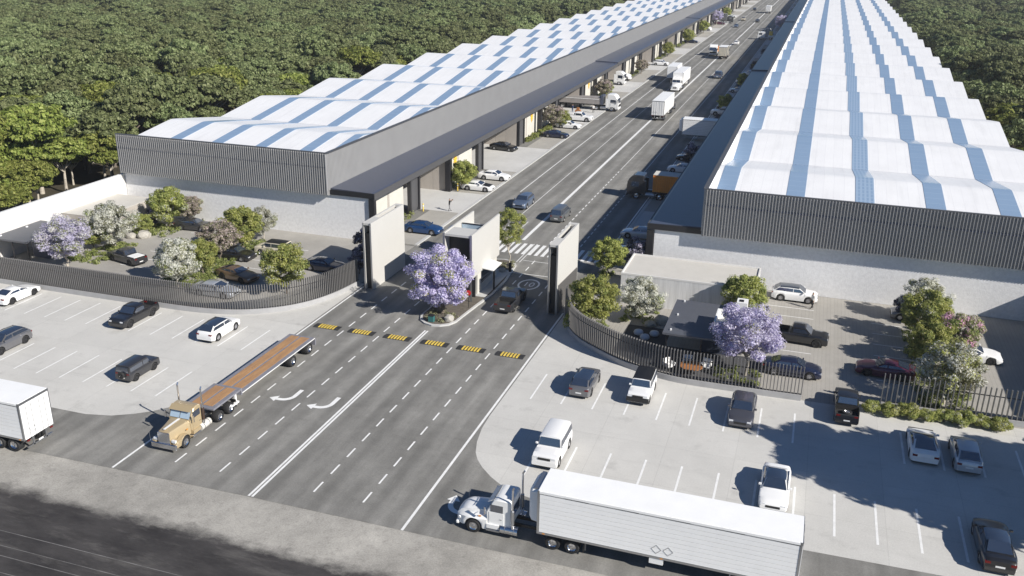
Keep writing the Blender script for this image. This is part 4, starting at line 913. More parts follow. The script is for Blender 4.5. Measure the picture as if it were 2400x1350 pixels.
# right car park, back row
car('suv','grey coupe suv with black roof parked leftmost in the right car park',16.7,22.7,'n',grey,'suv',dark_rims=True,roofm='glass_dark',sc=0.93)
car('boxy','white off-road suv with black roof and black bumper, nose to the viewer',21.35,23,'s',white,'suv',dark_rims=True,roofm='black_trim',sc=0.9)
car('hatch','dark grey hatchback parked nose out in the back row of the right car park',29.3,22.2,'s',paint('slate',(0.085,0.085,0.10),0.4),'car',sc=1.05)
car('pickup','black pickup with a spare wheel lying in its open bed, at the right courtyard entrance',36.9,25.6,'n',black,'pickup',dark_rims=True,sc=0.9)
car('sports','white sports car with large dark rear glass near the hedge',42.1,21.5,'n',white,dark_rims=True,roofm='glass_dark')
car('hatch','pale silver hatchback next to the white sports car',44.85,21.0,'n',silver)
# right car park, front row
car('boxy','boxy white off-road wagon behind the white semi truck, nose to the viewer',17.1,11.7,'s',white,'suv',sc=0.96)
car('sedan','white saloon with black glass roof behind the reefer trailer',32.3,12.0,'s',white,roofm='glass_dark')
car('sedan','glossy black saloon with dark glass in the lower right corner',45.15,10.1,'n',black,roofm='glass_dark',sc=1.03)
# gate
car('pickup','dark pickup driving in between gatehouse and right gate pylon',5.3,37.7,'n',dgrey,'pickup',dark_rims=True,sc=0.95)
car('sedan','blue saloon pulling out behind the left gate pylon',-12.4,56.6,'e',blue,z=0.11)
car('suv','blue grey suv driving towards the gate behind the young tree',-4.6,73.0,'s',bluegrey,'suv')
car('van','grey van driving away just beyond the zebra crossing',1.75,69.0,'n',paint('mid_grey',(0.14,0.15,0.16),0.4),'van',sc=0.95)
# left frontage
car('coupe','white muscle car with black bonnet beside the first street tree',-13.3,78.4,'e',white,z=0.108)
MB().loft([[(-.72,2.0,.80),(.72,2.0,.80),(.72,2.0,.84),(-.72,2.0,.84)],[(-.72,.9,.95),(.72,.9,.95),(.72,.9,.985),(-.72,.9,.985)]]).build('bonnet_stripe','black_trim',bpy.data.objects[[o.name for o in bpy.data.objects if o.get('label','').startswith('white muscle')][0]])
car('sedan','white saloon parked next to the white muscle car',-13.2,85.2,'e',white,z=0.108)
car('sedan','black saloon standing in an open loading bay',-18.6,105.4,'e',black,z=0.108,turn=-8)
car('coupe','dark navy coupe parked beside the row of bushes',-13.2,119.6,'e',navy,z=0.108)
car('sedan','white saloon parked between the navy coupe and the white pickup',-13.3,129.2,'e',white,z=0.108)
car('pickup','white pickup with covered bed parked before the flatbed truck',-13.4,137.4,'e',white,'pickup',z=0.108)
car('suv','white estate parked farther up the left frontage',-13.4,234.5,'e',white,'suv',z=0.108)
car('sedan','dark saloon parked far up the left frontage',-14.3,305,'e',navy,z=0.108)
car('hatch','white hatchback parked at the far end of the left frontage',-13.2,440,'e',white,z=0.108)
car('coupe','purple coupe parked far up the left frontage before the container truck',-14.0,394,'e',plum,z=0.108)
# traffic
car('pickup','dark blue pickup driving on the shade edge of the street',5.6,215.5,'n',bluegrey,'pickup',z=0.0)
car('sedan','small white car ahead of the orange dump truck',1.6,308,'n',white,z=0.0)
car('sedan','blue grey car coming down the street far away on the left lanes',-5.7,384,'s',bluegrey,z=0.0)
car('sedan','dark car far up the street left of the centre line',0.9,418,'s',dgrey,z=0.0)
car('suv','tan car far up the street near the top of the frame',-6.2,425,'s',beigep,'suv',z=0.0)
car('sedan','dark car farthest up the left lanes',-7.0,503,'s',dgrey,z=0.0)
# right frontage
car('sedan','white saloon parked behind the orange container truck',13.0,100.8,'w',white,z=0.108)
car('coupe','black coupe under the right canopy beside dark bushes',13.0,109.6,'w',black,z=0.108)
car('pickup','white pickup nose out under the right canopy',13.6,155.5,'w',white,'pickup',z=0.108)
car('hatch','dark hatchback next to the white pickup under the right canopy',13.3,163.5,'w',dgrey,z=0.108)
car('sedan','white and black saloon farther under the right canopy',13.5,189.6,'w',silver,z=0.108)
car('sedan','silver saloon at the planted strip farther under the right canopy',13.5,207,'w',silver,z=0.108)
car('hatch','pale hatchback at the second canopy joint on the right',13.5,222,'w',white,z=0.108)
car('sedan','pale saloon behind the street tree at the right end of the zebra crossing',13.3,64.2,'w',silver,z=0.108)
car('suv','light blue grey suv half hidden by the concrete annex corner',14.0,56.5,'w',silver,'suv',z=0.108)
# left courtyard
car('coupe','dark grey coupe parked along the left warehouse wall',-39.4,47.9,'e',dgrey,turn=6)
car('pickup','black open-bed pickup with white tonneau behind the left fence',-38.7,35.0,'w',dgrey,'pickup',dark_rims=True,turn=-14,sc=0.88)
car('coupe','brown coupe in the left courtyard behind the fence curve',-24.2,34.6,'e',brown,dark_rims=True,turn=-12)
car('boxy','beige off-road suv with black roof in the left courtyard',-25.0,42.9,'w',cream_p,'suv',roofm='black_trim',sc=0.9)
car('coupe','navy coupe in the shade of the left gate pylon',-17.0,40.4,'e',navy)
car('sedan','black saloon half hidden by the left planting strip trees',-28.4,40.2,'e',black)
car('sedan','pale silver saloon seen through the left fence slats',-23.6,29.9,'e',silver)
# right courtyard
car('suv','white suv with dark glass roof before the right warehouse wall',32.1,49.35,'e',white,'suv',roofm='glass_dark',sc=0.95)
car('pickup','black crew pickup in the right courtyard next to the lilac tree',32.9,38.5,'e',black,'pickup',dark_rims=True,turn=-4,sc=0.93)
car('sedan','navy saloon behind the end of the right curved fence',32.6,31.3,'e',navy)
car('coupe','plum purple muscle car in tree shade in the right courtyard',40.1,33.8,'w',plum,dark_rims=True,turn=-3)
car('coupe','white coupe on the right side of the right tree group',47.6,39.9,'e',white,dark_rims=True)
car('hatch','grey hatchback half hidden left of the right tree group',43.4,47.9,'w',grey)
def find(prefix): return [o for o in bpy.data.objects if o.get('label','').startswith(prefix)][0]
# extras on single cars
def spare(T, y, z, flat=False, r=0.36):
    ty,rm = wheel_tmpl(r,0.24,flat is False)
    w = link('spare_wheel', ty, T, (0,y,z)); link('rim', rm, w)
    w.rotation_euler = (0, -math.pi/2, 0) if flat else (0,0,-math.pi/2)
    return w
spare(find('black off-road suv'), -2.42, 0.95); spare(find('black pickup with a spare'), -1.75, 0.86, True, 0.42)
bx(-.78,-2.5,1.14,.78,-1.1,1.2).build('tonneau','white_trim',find('black open-bed'))
bx(-.82,-2.62,1.16,.82,-1.0,1.62).build('bed_cover',white,find('white pickup with covered bed'),bevel=0.06)

bx(-.97,2.12,.42,.97,2.36,.86).build('winch_bumper','black_trim',find('white off-road suv'),bevel=0.04)
# ------------------------------------------------------------------ trucks
mat('brown_metal',(0.07,0.045,0.035),0.5,0.3)
WH = wheel_tmpl(0.52,0.30); WD = wheel_tmpl(0.52,0.60)
def rimdisc(r,w):
    return MB().lathe_x([(-w*0.3,r*0.62),(w*0.42,r*0.62),(w*0.44,r*0.58),(w*0.30,r*0.45),(w*0.36,r*0.2),(w*0.50,r*0.16)],0,0,0,18).mesh('rim','chrome',smooth=35)
RH, RD = rimdisc(0.52,0.30), rimdisc(0.52,0.60)
def twheel(T, x, y, dual=False, dark=False):
    w = link('wheel', (WD if dual else WH)[0], T, (x,y,0.52)); r = link('rim', RD if dual else RH, w)
    if x < 0: r.rotation_euler = (0,0,math.pi)
def tractor(label, x, y, rz, pm, d1=-5.05, d2=-6.3, cabend=-2.75, tall=2.95, accent=None, z=0.0, sc=1.0):
    """bonneted tractor; local +y is the nose, origin under the steer axle"""
    T = thing('semi_truck', label, 'truck', (x,y,z), rz); T.scale = (sc,)*3
    Hd = lambda yy,w,z0,z1: [(-w,yy,z0),(w,yy,z0),(w*1.0,yy,z1-0.22),(w*0.86,yy,z1-0.05),(w*0.45,yy,z1),(-w*0.45,yy,z1),(-w*0.86,yy,z1-0.05),(-w*1.0,yy,z1-0.22)]
    aero = not accent
    if aero:
        ys = sorted({round(v,3) for v in [1.28,1.2,1.0,.8,-.7,-.85,-.98]+[0.64*math.sin(k*math.pi/14) for k in range(-7,8)]}); rings = []
        for yy in ys:
            e = max(0,(yy-.35)/.93); w = 1.16-.34*e*e; zt = 1.93-.30*max(0,(yy+.98)/2.26)-.34*e**3; zl = .46 if abs(yy) > .64 else max(.46,.52+math.sqrt(max(0,.41-yy*yy)))
            zl = min(zl,zt-.3); zs = 1.22-.12*e; zs = max(zs,zl+.05); tw = .86-.10*e
            h = [(w*.97,zl),(w,zl+(zs-zl)*.5),(w*.97,zs),(tw*.96,max(zs+.06,zs+(zt-zs)*.35)),(tw*.88,zt-.10),(tw*.5,zt),(0,zt+.02)]
            rings.append([(x_,yy,z_) for x_,z_ in h]+[(-x_,yy,z_) for x_,z_ in reversed(h[:-1])])
        mb = MB(); n = len(rings[0]); mb.v = [p for r in rings for p in r]
        for k in range(len(rings)-1):
            for i in range(n-1): mb.f.append([k*n+i,k*n+i+1,(k+1)*n+i+1,(k+1)*n+i]); mb.m.append(0)
        mb.f += [list(range(n)), list(range((len(rings)-1)*n,len(rings)*n))]; mb.m += [0,0]
        mb.build('bonnet',pm,T,smooth=42); bx(-.8,-.9,.5,.8,.95,1.2).build('engine_bay','black_trim',T)
        bx(-.42,1.26,.72,.42,1.31,1.22).build('grille','chrome',T,bevel=0.02)
        for k in range(-3,4): bx(k*.105-.012,1.305,.75,k*.105+.012,1.325,1.19).build('grille_bar','steel',T)
        bx(-1.02,1.12,.34,1.02,1.36,.62).build('bumper',pm,T,bevel=0.07)
    else:
        MB().loft([Hd(1.12,.56,.62,1.78),Hd(0.9,.58,.58,1.82),Hd(0.2,.70,.72,1.86),Hd(-0.75,.92,.72,1.93),Hd(-0.98,.95,.72,1.95)]).build('bonnet',pm,T,smooth=35)
        bx(-.1,-.9,1.94,.1,1.0,1.955).build('bonnet_stripe','white_trim',T)
        bx(-.56,1.10,.66,.56,1.19,1.74).build('grille','chrome',T,bevel=0.02)
        for k in range(-4,5): bx(k*.105-.014,1.185,.72,k*.105+.014,1.205,1.66).build('grille_bar','steel',T)
        bx(-1.2,1.12,.34,1.2,1.30,.82).build('bumper','chrome',T,bevel=0.05)
    for s in (-1,1):
        arc = [(0+0.66*math.cos(R(a)),0.52+0.66*math.sin(R(a))) for a in range(0,181,15)]; inn = [(0.58*math.cos(R(a)),0.52+0.58*math.sin(R(a))) for a in range(180,-1,-15)]
        a0,a1 = sorted((s*.74,s*1.2))
        if accent: MB().exx([(1.14,.5),(1.14,.86),(.95,1.06)]+arc[3:]+[(-.95,.6),(-.95,.5),(-.78,.5)]+inn[:-1]+[(.62,.5)],a0,a1).build('fender',pm,T,smooth=40,bevel=0.03)
        l0,l1 = sorted((s*.66,s*1.05)); bx(l0,.92 if accent else .98,.92 if accent else .86,l1*(1 if accent else .93),1.14,1.14 if accent else 1.06).build('headlight','headlight',T,bevel=0.03)
        bx(*sorted((s*1.0,s*1.06))[:1],-.55,1.35,sorted((s*1.0,s*1.06))[1],-.35,1.42).build('marker_light','amber',T)
        twheel(T, s*1.03, 0.0)
        c0,c1 = sorted((s*1.06,s*1.085))
        d = bx(c0,-2.2,.98,c1,-1.15,1.92).build('door',pm,T); h0,h1 = sorted((s*1.086,s*1.11)); bx(h0,-2.1,1.42,h1,-1.92,1.47).build('handle','chrome',d)
        bx(c0,-2.15,1.97,c1,-1.25,2.52).build('side_window','glass_dark',T)
        m0,m1 = sorted((s*1.28,s*1.42)); mm = bx(m0,-.98,1.85,m1,-.90,2.45).build('mirror','chrome',T); k0,k1 = sorted((s*1.05,s*1.3)); bx(k0,-.96,2.0,k1,-.93,2.03).build('bracket','steel',mm)
        mb = MB().cyl((s*1.12,cabend-.12,.75),(s*1.12,cabend-.12,2.3),.10,.10,12); mb.cyl((s*1.12,cabend-.12,2.3),(s*1.12,cabend-.12,4.05),.07,.07,12); mb.cyl((s*1.12,cabend-.12,4.05),(s*1.12,cabend-.24,4.25),.07,.065,12)
        st = mb.build('exhaust_stack','chrome',T,smooth=40); MB().cyl((s*1.12,cabend-.12,1.3),(s*1.12,cabend-.12,2.35),.125,.125,12).build('heat_shield','steel' if not accent else 'brown_metal',st,smooth=40)
        tk = MB().cyl((s*1.0,-2.0,.72),(s*1.0,-3.25,.72),.31,.31,18).build('fuel_tank','chrome' if not accent else 'cream_wall',T,smooth=40)
        for yy in (-2.3,-2.95): MB().cyl((s*1.0,yy,.72),(s*1.0,yy-.06,.72),.322,.322,18).build('strap','steel',tk)
        q0,q1 = sorted((s*.86,s*1.2)); bx(q0,-1.95,.42,q1,-.95,.60).build('step','steel',T,bevel=0.02); bx(q0,-1.9,.66,sorted((s*.86,s*1.12))[1] if s>0 else q1,-1.0,.98).build('side_box',pm,T)
        r0,r1 = sorted((s*.36,s*.48)); bx(r0,d2-.75,.78,r1,.8,1.0).build('frame_rail','black_trim',T)
        for dd in (d1,d2): twheel(T, s*.93, dd, True)
        g0,g1 = sorted((s*.65,s*1.2)); bx(g0,d2-.82,.25,g1,d2-.78,.95).build('mud_flap','black_trim',T)
    prof = [(-0.92,1.86),(-0.98,.95),(cabend,.95),(cabend,tall-.12),(cabend+.15,tall),(-1.75,tall),(-1.45,tall-.08)]
    secs = [(-1.06,.0),(1.06,.0)]
    MB().exx(prof,-1.06,1.06).build('cab',pm,T,smooth=30,bevel=0.06)
    for s in (-1,1):
        a,b = sorted((s*.03,s*.92)); q = [(a,-.955,1.99),(b,-.955,1.99),(b,-1.375,2.74),(a,-1.375,2.74)]
        pane(q[1],q[0],q[3],q[2],0.03).build('windshield','glass_light' if accent else 'glass_dark',T)
    MB().exx([(-1.05,2.66),(-1.0,2.62),(-1.42,2.86),(-1.45,2.92)],-1.0,1.0).build('sun_visor',pm,T)
    bx(-.75,cabend-.03,1.6,.75,cabend-.002,2.35).build('rear_window','glass_dark',T)
    bx(-.46,d2-.7,.98,.46,d1+1.0,1.02).build('deck_plate','steel',T)
    MB().cyl((0,(d1+d2)/2,1.0),(0,(d1+d2)/2,1.12),.48,.45,18).build('fifth_wheel','black_trim',T)
    MB().cyl((1.25,1.2,.7),(1.3,1.22,1.75),.012,.012,5).build('antenna','steel',T)
    return T
def cabover(label, x, y, rz, pm, d1=-3.6, tall=3.55, z=0.0, dark=False, axles=1):
    T = thing('cab_truck', label, 'truck', (x,y,z), rz)
    prof = [(1.32,.55),(1.40,1.2),(1.36,1.9),(1.12,2.85),(.75,tall-.25),(.3,tall),(-1.0,tall-.03),(-1.05,.9),(-.6,.75),(.62,.75),(.62,.5)]
    MB().exx(prof,-1.2,1.2).build('cab',pm,T,smooth=25,bevel=0.08)
    pane((1.08,1.40,1.78),(-1.08,1.40,1.78),(-1.02,1.16,2.72),(1.02,1.16,2.72),0.01,0.02).build('windshield','glass_dark',T)
    bx(-1.0,1.36,.95,1.0,1.425,1.45).build('grille','black_trim',T); bx(-1.22,1.2,.42,1.22,1.46,.82).build('bumper',pm,T,bevel=0.06)
    for s in (-1,1):
        a,b = sorted((s*1.195,s*1.222)); d = bx(a,-.45,.95,b,.72,1.72).build('door',pm,T); bx(*(min(s*1.222,s*1.24),-.4,1.4,max(s*1.222,s*1.24),-.25,1.45)).build('handle','black_trim',d)
        bx(a,-.35,1.78,b,.78,2.5).build('side_window','glass_dark',T)
        m0,m1 = sorted((s*1.3,s*1.45)); bx(m0,1.15,1.9,m1,1.25,2.6).build('mirror','black_trim',T,bevel=0.02)
        l0,l1 = sorted((s*.75,s*1.15)); bx(l0,1.38,.62,l1,1.475,.78).build('headlight','headlight',T)
        bx(min(s*1.0,s*1.22),-.95,.75,max(s*1.0,s*1.22),-1.35,2.7).build('side_fairing',pm,T)
        twheel(T, s*1.05, 0.0); r0,r1 = sorted((s*.36,s*.48)); bx(r0,d1-1.5 if axles>1 else d1-.9,.8,r1,1.0,1.02).build('frame_rail','black_trim',T)
        for k in range(axles): twheel(T, s*.93, d1-1.3*k, True)
        MB().cyl((s*.95,-1.3,.72),(s*.95,-2.6,.72),.3,.3,14).build('fuel_tank','steel',T,smooth=40)
    return T
def box_trailer(label, x, y, rz, Lt, axles, z0=1.12, z1=4.08, reefer=False, wt='trailer_white', planks=9, zz=0.0, name='box_trailer', w=1.28, doors=True, lower=True, topm='trailer_white'):
    """local front wall at y=0, box runs to -Lt"""
    T = thing(name, label, 'trailer', (x,y,zz), rz)
    bx(-w+.05,-Lt+.06,z0,w-.05,-.06,z1-.08).build('core','seam',T)
    hp = (z1-.22-z0-.14)/planks
    for s in (-1,1):
        a,b = sorted((s*(w-.05),s*w)); me = bx(a,-Lt+.12,0,b,-.12,hp-.022).mesh('side_plank',wt)
        for k in range(planks): link('side_plank', me, T, (0,0,z0+.14+hp*k))
        c,d = sorted((s*(w-.06),s*(w+.018))); bx(c,-Lt+.1,z1-.20,d,-.1,z1-.02).build('top_rail',wt,T); bx(c,-Lt+.1,z1-.205,d+(.004 if s>0 else 0),-.1,z1-.165).build('rail_seam','seam',T); bx(c,-Lt+.1,z0,d,-.1,z0+.12).build('bottom_rail','steel',T)
        for yy in (-.1,-Lt): bx(c,yy,z0,d,yy+.12,z1-.0).build('corner_post','steel',T)
    bx(-w+.02,-Lt+.02,z1-.06,w-.02,-.02,z1+.02).build('roof',topm,T,bevel=0.01)
    bx(-w,-.06,z0,w,0,z1-.06).build('front_wall',wt,T)
    for s in (-1,1):
        a,b = sorted((s*.02,s*(w-.08))); dr = bx(a,-Lt-.03,z0+.08,b,-Lt+.03,z1-.18).build('rear_door',wt,T)
        for q in (.35,.8): MB().cyl((s*q,-Lt-.05,z0+.1),(s*q,-Lt-.05,z1-.2),.02,.02,6).build('lock_bar','steel',dr)
    bx(-w,-Lt-.02,z1-.18,w,-Lt+.04,z1).build('rear_header','steel',T)
    for k in range(axles):
        for s in (-1,1): twheel(T, s*.93, -Lt+1.25+1.3*k, True)
    if lower:
        bx(-.5,-Lt+.3,z0-.25,.5,-.8,z0).build('underframe','black_trim',T)
        bx(-1.1,-Lt,.48,1.1,-Lt+.12,.6).build('rear_bumper','steel',T)
        for s in (-1,1):
            bx(min(s*.5,s*.62),-Lt,.5,max(s*.5,s*.62),-Lt+.1,z0).build('bumper_post','steel',T)
            bx(min(s*.7,s*.8),-2.9,.25,max(s*.7,s*.8),-2.75,z0).build('landing_leg','steel',T)
            bx(min(s*.6,s*1.2),-Lt+3.55,.25,max(s*.6,s*1.2),-Lt+3.6,1.0).build('mud_flap','white_trim',T)
            bx(min(s*(w-.3),s*(w-.02)),-Lt*.48-.4,.72,max(s*(w-.3),s*(w-.02)),-Lt*.48+.4,z0).build('tool_box','white_trim',T)
    def diamond(px_, py_, pz_, r, ax):
        mb = MB()
        for k in range(4):
            a,b = math.pi/2*k, math.pi/2*(k+1); q = lambda t,rr: (rr*math.cos(t), rr*math.sin(t))
            p = [q(a,r),q(b,r),q(b,r-.035),q(a,r-.035)]
            if ax == 'x': mb.exx([(py_+u,pz_+v) for u,v in p], px_, px_+.012)
            else: mb.exy([(px_+u,pz_+v) for u,v in p], py_-.012, py_)
        mb.build('placard_frame','steel',T)
    for d_ in (-.34,.34):
        diamond(-w-.014,-Lt*.5+d_,z0+.62,.30,'x'); diamond(w+.002,-Lt*.5+d_,z0+.62,.30,'x')
        diamond(-.62+d_*.75,-Lt-.034,z0+.62,.22,'y')
    for s in (-1,1):
        for yy in (-.4,-Lt*.5,-Lt+.4): bx(min(s*w,s*(w+.03)),yy-.08,z0+.03,max(s*w,s*(w+.03)),yy+.08,z0+.09).build('marker_light','amber',T)
        bx(min(s*.9,s*1.15),-Lt-.05,z0-.12,max(s*.9,s*1.15),-Lt-.0,z0-.02).build('taillight','taillight',T)
    bx(-.2,-Lt-.05,.62,.2,-Lt-.02,.74).build('licence_plate','plate',T)
    if reefer:
        R2 = lambda yy,ww,za,zb: [(-ww,yy,za),(ww,yy,za),(ww,yy,zb-.15),(ww*.85,yy,zb),(-ww*.85,yy,zb),(-ww,yy,zb-.15)]
        u = MB().loft([R2(0.0,1.08,1.75,3.98),R2(.42,1.05,1.8,3.92),R2(.62,.85,1.95,3.75)]).build('cooling_unit',wt,T,smooth=30)
        bx(-.8,.58,2.1,.8,.63,2.7).build('vent','steel',u); bx(-.95,.1,3.93,.95,.35,4.0).build('fan_cover','steel',u)
    return T
mat('trailer_white',(0.86,0.86,0.855),0.4,0.0,noise=0.04,nscale=0.9); mat('seam',(0.16,0.16,0.165),0.6); mat('rust_deck',(0.44,0.25,0.11),0.8,noise=0.45,nscale=1.6,col2=(0.29,0.165,0.09),stretch=(2,0.35,1)); mat('deck_grey',(0.21,0.21,0.24),0.7,noise=0.2,nscale=2)
mat('orange_box',(0.82,0.31,0.05),0.5,noise=0.15,nscale=0.8); mat('tan_paint',(0.45,0.355,0.215),0.35,0.2,coat=0.5); mat('bundle',(0.30,0.28,0.27),0.6,noise=0.2,nscale=2)
E_,N_,W_R,S_ = -math.pi/2, 0.0, math.pi/2, math.pi
tp = paint('truck_white',(0.80,0.80,0.79),0,0.3)
# white bonneted truck and reefer trailer along the front kerb
tractor('white bonneted semi truck waiting at the front kerb, hitched to the reefer trailer', 15.0,2.4,W_R,tp,-5.75,-7.1,-2.75,sc=0.88)
box_trailer('long white ribbed reefer trailer hitched to the white semi truck at the front kerb', 19.15,2.42,W_R,14.85,2,reefer=True,w=1.3)
# tan bonneted truck with drop-deck flatbed
mt = MATS['tan_paint']
tractor('tan bonneted semi truck with twin chrome stacks, leaving by the left lane', -8.7,3.9,S_,mt,-4.5,-6.05,-2.35,2.85,accent=True,sc=0.88)
def flatbed(label, x, y, rz):
    T = thing('flatbed_trailer', label, 'trailer', (x,y,0), rz)
    mb = MB(); mb.box(-1.26,-3.5,1.36,1.26,0,1.5); mb.box(-1.26,-3.62,.95,1.26,-3.48,1.5); mb.box(-1.26,-14.6,1.06,1.26,-3.6,1.18)
    mb.build('frame','deck_grey',T,bevel=0.01)
    for a,b,z in ((-3.3,-.35,1.505),(-14.3,-3.9,1.185)):
        n = 14; wd = 0.14
        for s in (-1,1):
            me = bx(-.064,a,0,.064,b,.02).mesh('deck_plank','rust_deck')
            for k in range(6): link('deck_plank', me, T, (s*(.16+.135*k),0,z))
    for s in (-1,1):
        a,b = sorted((s*1.24,s*1.275)); bx(a,-14.6,1.08,b,-3.6,1.14).build('side_stripe','white_trim',T); bx(min(s*.35,s*.5),-14.3,.7,max(s*.35,s*.5),-3.7,1.06).build('beam','black_trim',T)
        for yy in (-11.0,-13.7): twheel(T, s*.93, yy, True)
        bx(min(s*.8,s*.92),-3.3,.2,max(s*.8,s*.92),-3.1,1.28).build('landing_leg','white_trim',T); bx(min(s*1.0,s*1.2),-3.2,.5,max(s*1.0,s*1.2),-2.2,.62).build('side_guard','white_trim',T)
    bx(-1.26,-14.75,.45,1.26,-14.62,1.05).build('rear_bumper','deck_grey',T)
    for s in (-1,1): bx(min(s*.8,s*1.1),-14.78,.62,max(s*.8,s*1.1),-14.74,.74).build('taillight','taillight',T)
flatbed('drop-deck flatbed trailer with rusty orange planks behind the tan semi truck', -8.75,7.0,S_)
# box trailer at the left edge
box_trailer('white ribbed box trailer cut by the left edge of the frame', -31.5,0.55,W_R,0.1,0,lower=False,doors=False) if False else None
box_trailer('white ribbed box trailer cut by the left frame edge, rear doors facing right', -31.6,0.55,W_R,14.3,2,w=1.32,z1=4.0,planks=9)
# street: semis and box trailers
tractor('dark grey semi truck pulling a white box trailer away up the street',1.35,160.0,N_,dgrey,-4.6,-5.9,-3.2,3.0)
box_trailer('white box trailer driving away up the street with a long shadow', 1.35,157.0,N_,13.0,2)
tractor('white semi truck with chrome grille coming down the street towards the gate',-1.55,186.2,S_,tp,-4.6,-5.9,-3.2,3.1)
box_trailer('white box trailer behind the oncoming white semi truck', -1.55,189.3,S_,13.0,2)
box_trailer('rounded white trailer parked beyond the oncoming semi on the left lanes', -4.9,201.0,S_,9.0,2)
cabover('white box lorry cab driving away in mid street',1.9,266.0,N_,cream_p,-4.2)
box_trailer('cream box body on the lorry driving away in mid street', 1.9,264.6,N_,6.5,0,wt=cream_p,lower=False,topm='trailer_white',planks=3,z0=1.05,z1=3.9)
cabover('white dump truck cab beside the cream lorry',-2.0,268,S_,tp,-3.8)
T = thing('tipper_body','orange tipper body behind the white dump truck cab','truck body',(-2.0,269.4,0),S_)
mb = MB(); mb.box(-1.2,-5.2,1.1,1.2,0,1.25); mb.box(-1.25,-5.2,1.25,-1.15,0,2.6); mb.box(1.15,-5.2,1.25,1.25,0,2.6); mb.box(-1.15,-.1,1.25,1.15,0,2.9); mb.box(-1.15,-5.2,1.25,1.15,-5.1,2.5); mb.build('skip','orange_box',T)
for s in (-1,1): bx(min(s*1.25,s*1.3),-5.0,1.8,max(s*1.25,s*1.3),-.2,1.95).build('side_rib','orange_box',T)
box_trailer('white bus-like box van far up the street', 1.5,490,N_,9.0,2,z0=0.9,z1=3.6,planks=4)
# cabover with covered flat trailer backing into the left loading bay
cabover('white cab truck nosing out of a left loading bay',-9.7,152.2,E_,tp,-3.4,3.6,z=0.05)
T = thing('flat_trailer','long grey covered flat trailer backed into a left loading bay','trailer',(-12.2,152.2,0.1),E_)
bx(-1.25,-11.5,1.1,1.25,0,1.25).build('frame','black_trim',T); MB().exx([(-11.5,1.26),(0,1.26),(0,2.7),(-.6,2.75),(-11.5,2.45)],-1.22,1.22).build('tarpaulin','bundle',T,bevel=0.03)
for s in (-1,1):
    for yy in (-8.5,-9.8): twheel(T,s*.93,yy,True)
    bx(min(s*1.225,s*1.26),-11.5,2.3,max(s*1.225,s*1.26),-.4,2.42).build('side_rail','white_trim',T)
bx(-1.3,-.02,1.26,1.3,.5,3.2).build('headboard','anthracite',T)
# two white trucks in the next loading bay
cabover('white cab truck parked behind brown street trees on the left frontage',-16.4,190.6,E_,tp,-3.4,3.4,z=0.1)
tractor('white bonneted truck nose out in the left loading bay beyond the flat trailer',-16.6,199.5,E_,tp,-4.0,-5.2,-2.6,2.9,z=0.1)
tractor('white bonneted truck far up the left frontage',-14.6,358,E_,tp,-4.0,-5.2,-2.6,2.9,z=0.1)
cabover('grey cab truck far up the left frontage with a closed grey body',-10.5,405,E_,dgrey,-3.4,3.2,z=0.1)
box_trailer('grey box body on the far left frontage truck', -12.0,405,E_,8.0,2,wt=grey,topm='bundle',planks=3,zz=0.1)
# orange container on dark cabover, right side
cabover('dark cab truck with blue roof pulling the orange container, nose into the street',9.1,83.6,W_R,dgrey,-3.3,3.45,z=0.0)
T = thing('container','orange ribbed shipping container with pale roof under the right canopy','container',(11.4,83.6,0.0),W_R)
mb = ribs(7.6,0,2.45,0.30,0.07)
for s in (-1,1):
    q = link('ribbed_side', mb.mesh('ribbed_side','orange_box'), T, (s*1.15,-7.7 if s>0 else -.1,1.25), R(90) if s>0 else R(-90))
bx(-1.12,-7.75,1.2,1.12,-.05,3.62).build('core','orange_box',T); bx(-1.24,-7.8,3.66,1.24,0,3.74).build('roof','cream_wall',T); bx(-1.24,-.12,1.15,1.24,0,3.66).build('front_frame','orange_box',T); bx(-1.24,-7.8,1.1,1.24,0,1.24).build('chassis','black_trim',T)
for s in (-1,1):
    for yy in (-5.8,-7.0): twheel(T,s*.93,yy,True)
# reefer on the right frontage
box_trailer('white ribbed reefer trailer parked under the right canopy', 9.0,127.2,W_R,11.0,2,reefer=True,zz=0.0)
# white crane truck far right
cabover('white crane truck far up the right frontage',8.6,332.5,W_R,tp,-3.6,2.9)
T = thing('crane_arm','yellow crane cabin and grey arm on the far white crane truck','crane',(11.2,332.5,0),W_R)
bx(-1.1,-4.5,1.0,1.1,0,1.6).build('deck','white_trim',T); bx(-.7,-1.6,1.6,.7,-.3,3.2).build('cabin','yellow',T,bevel=0.1); MB().tube([(0,-1.8,1.8),(0.2,-.5,4.2),(0.2,3.2,3.6)],[.16,.13,.1],8).build('arm','steel',T)
for s in (-1,1): twheel(T,s*.93,-3.4,True)
# truck facing the barrier, half hidden behind the gatehouse
cabover('dark blue-roofed cab truck leaving behind the gatehouse',-5.6,51.2,S_,bluegrey,-3.4,3.0)
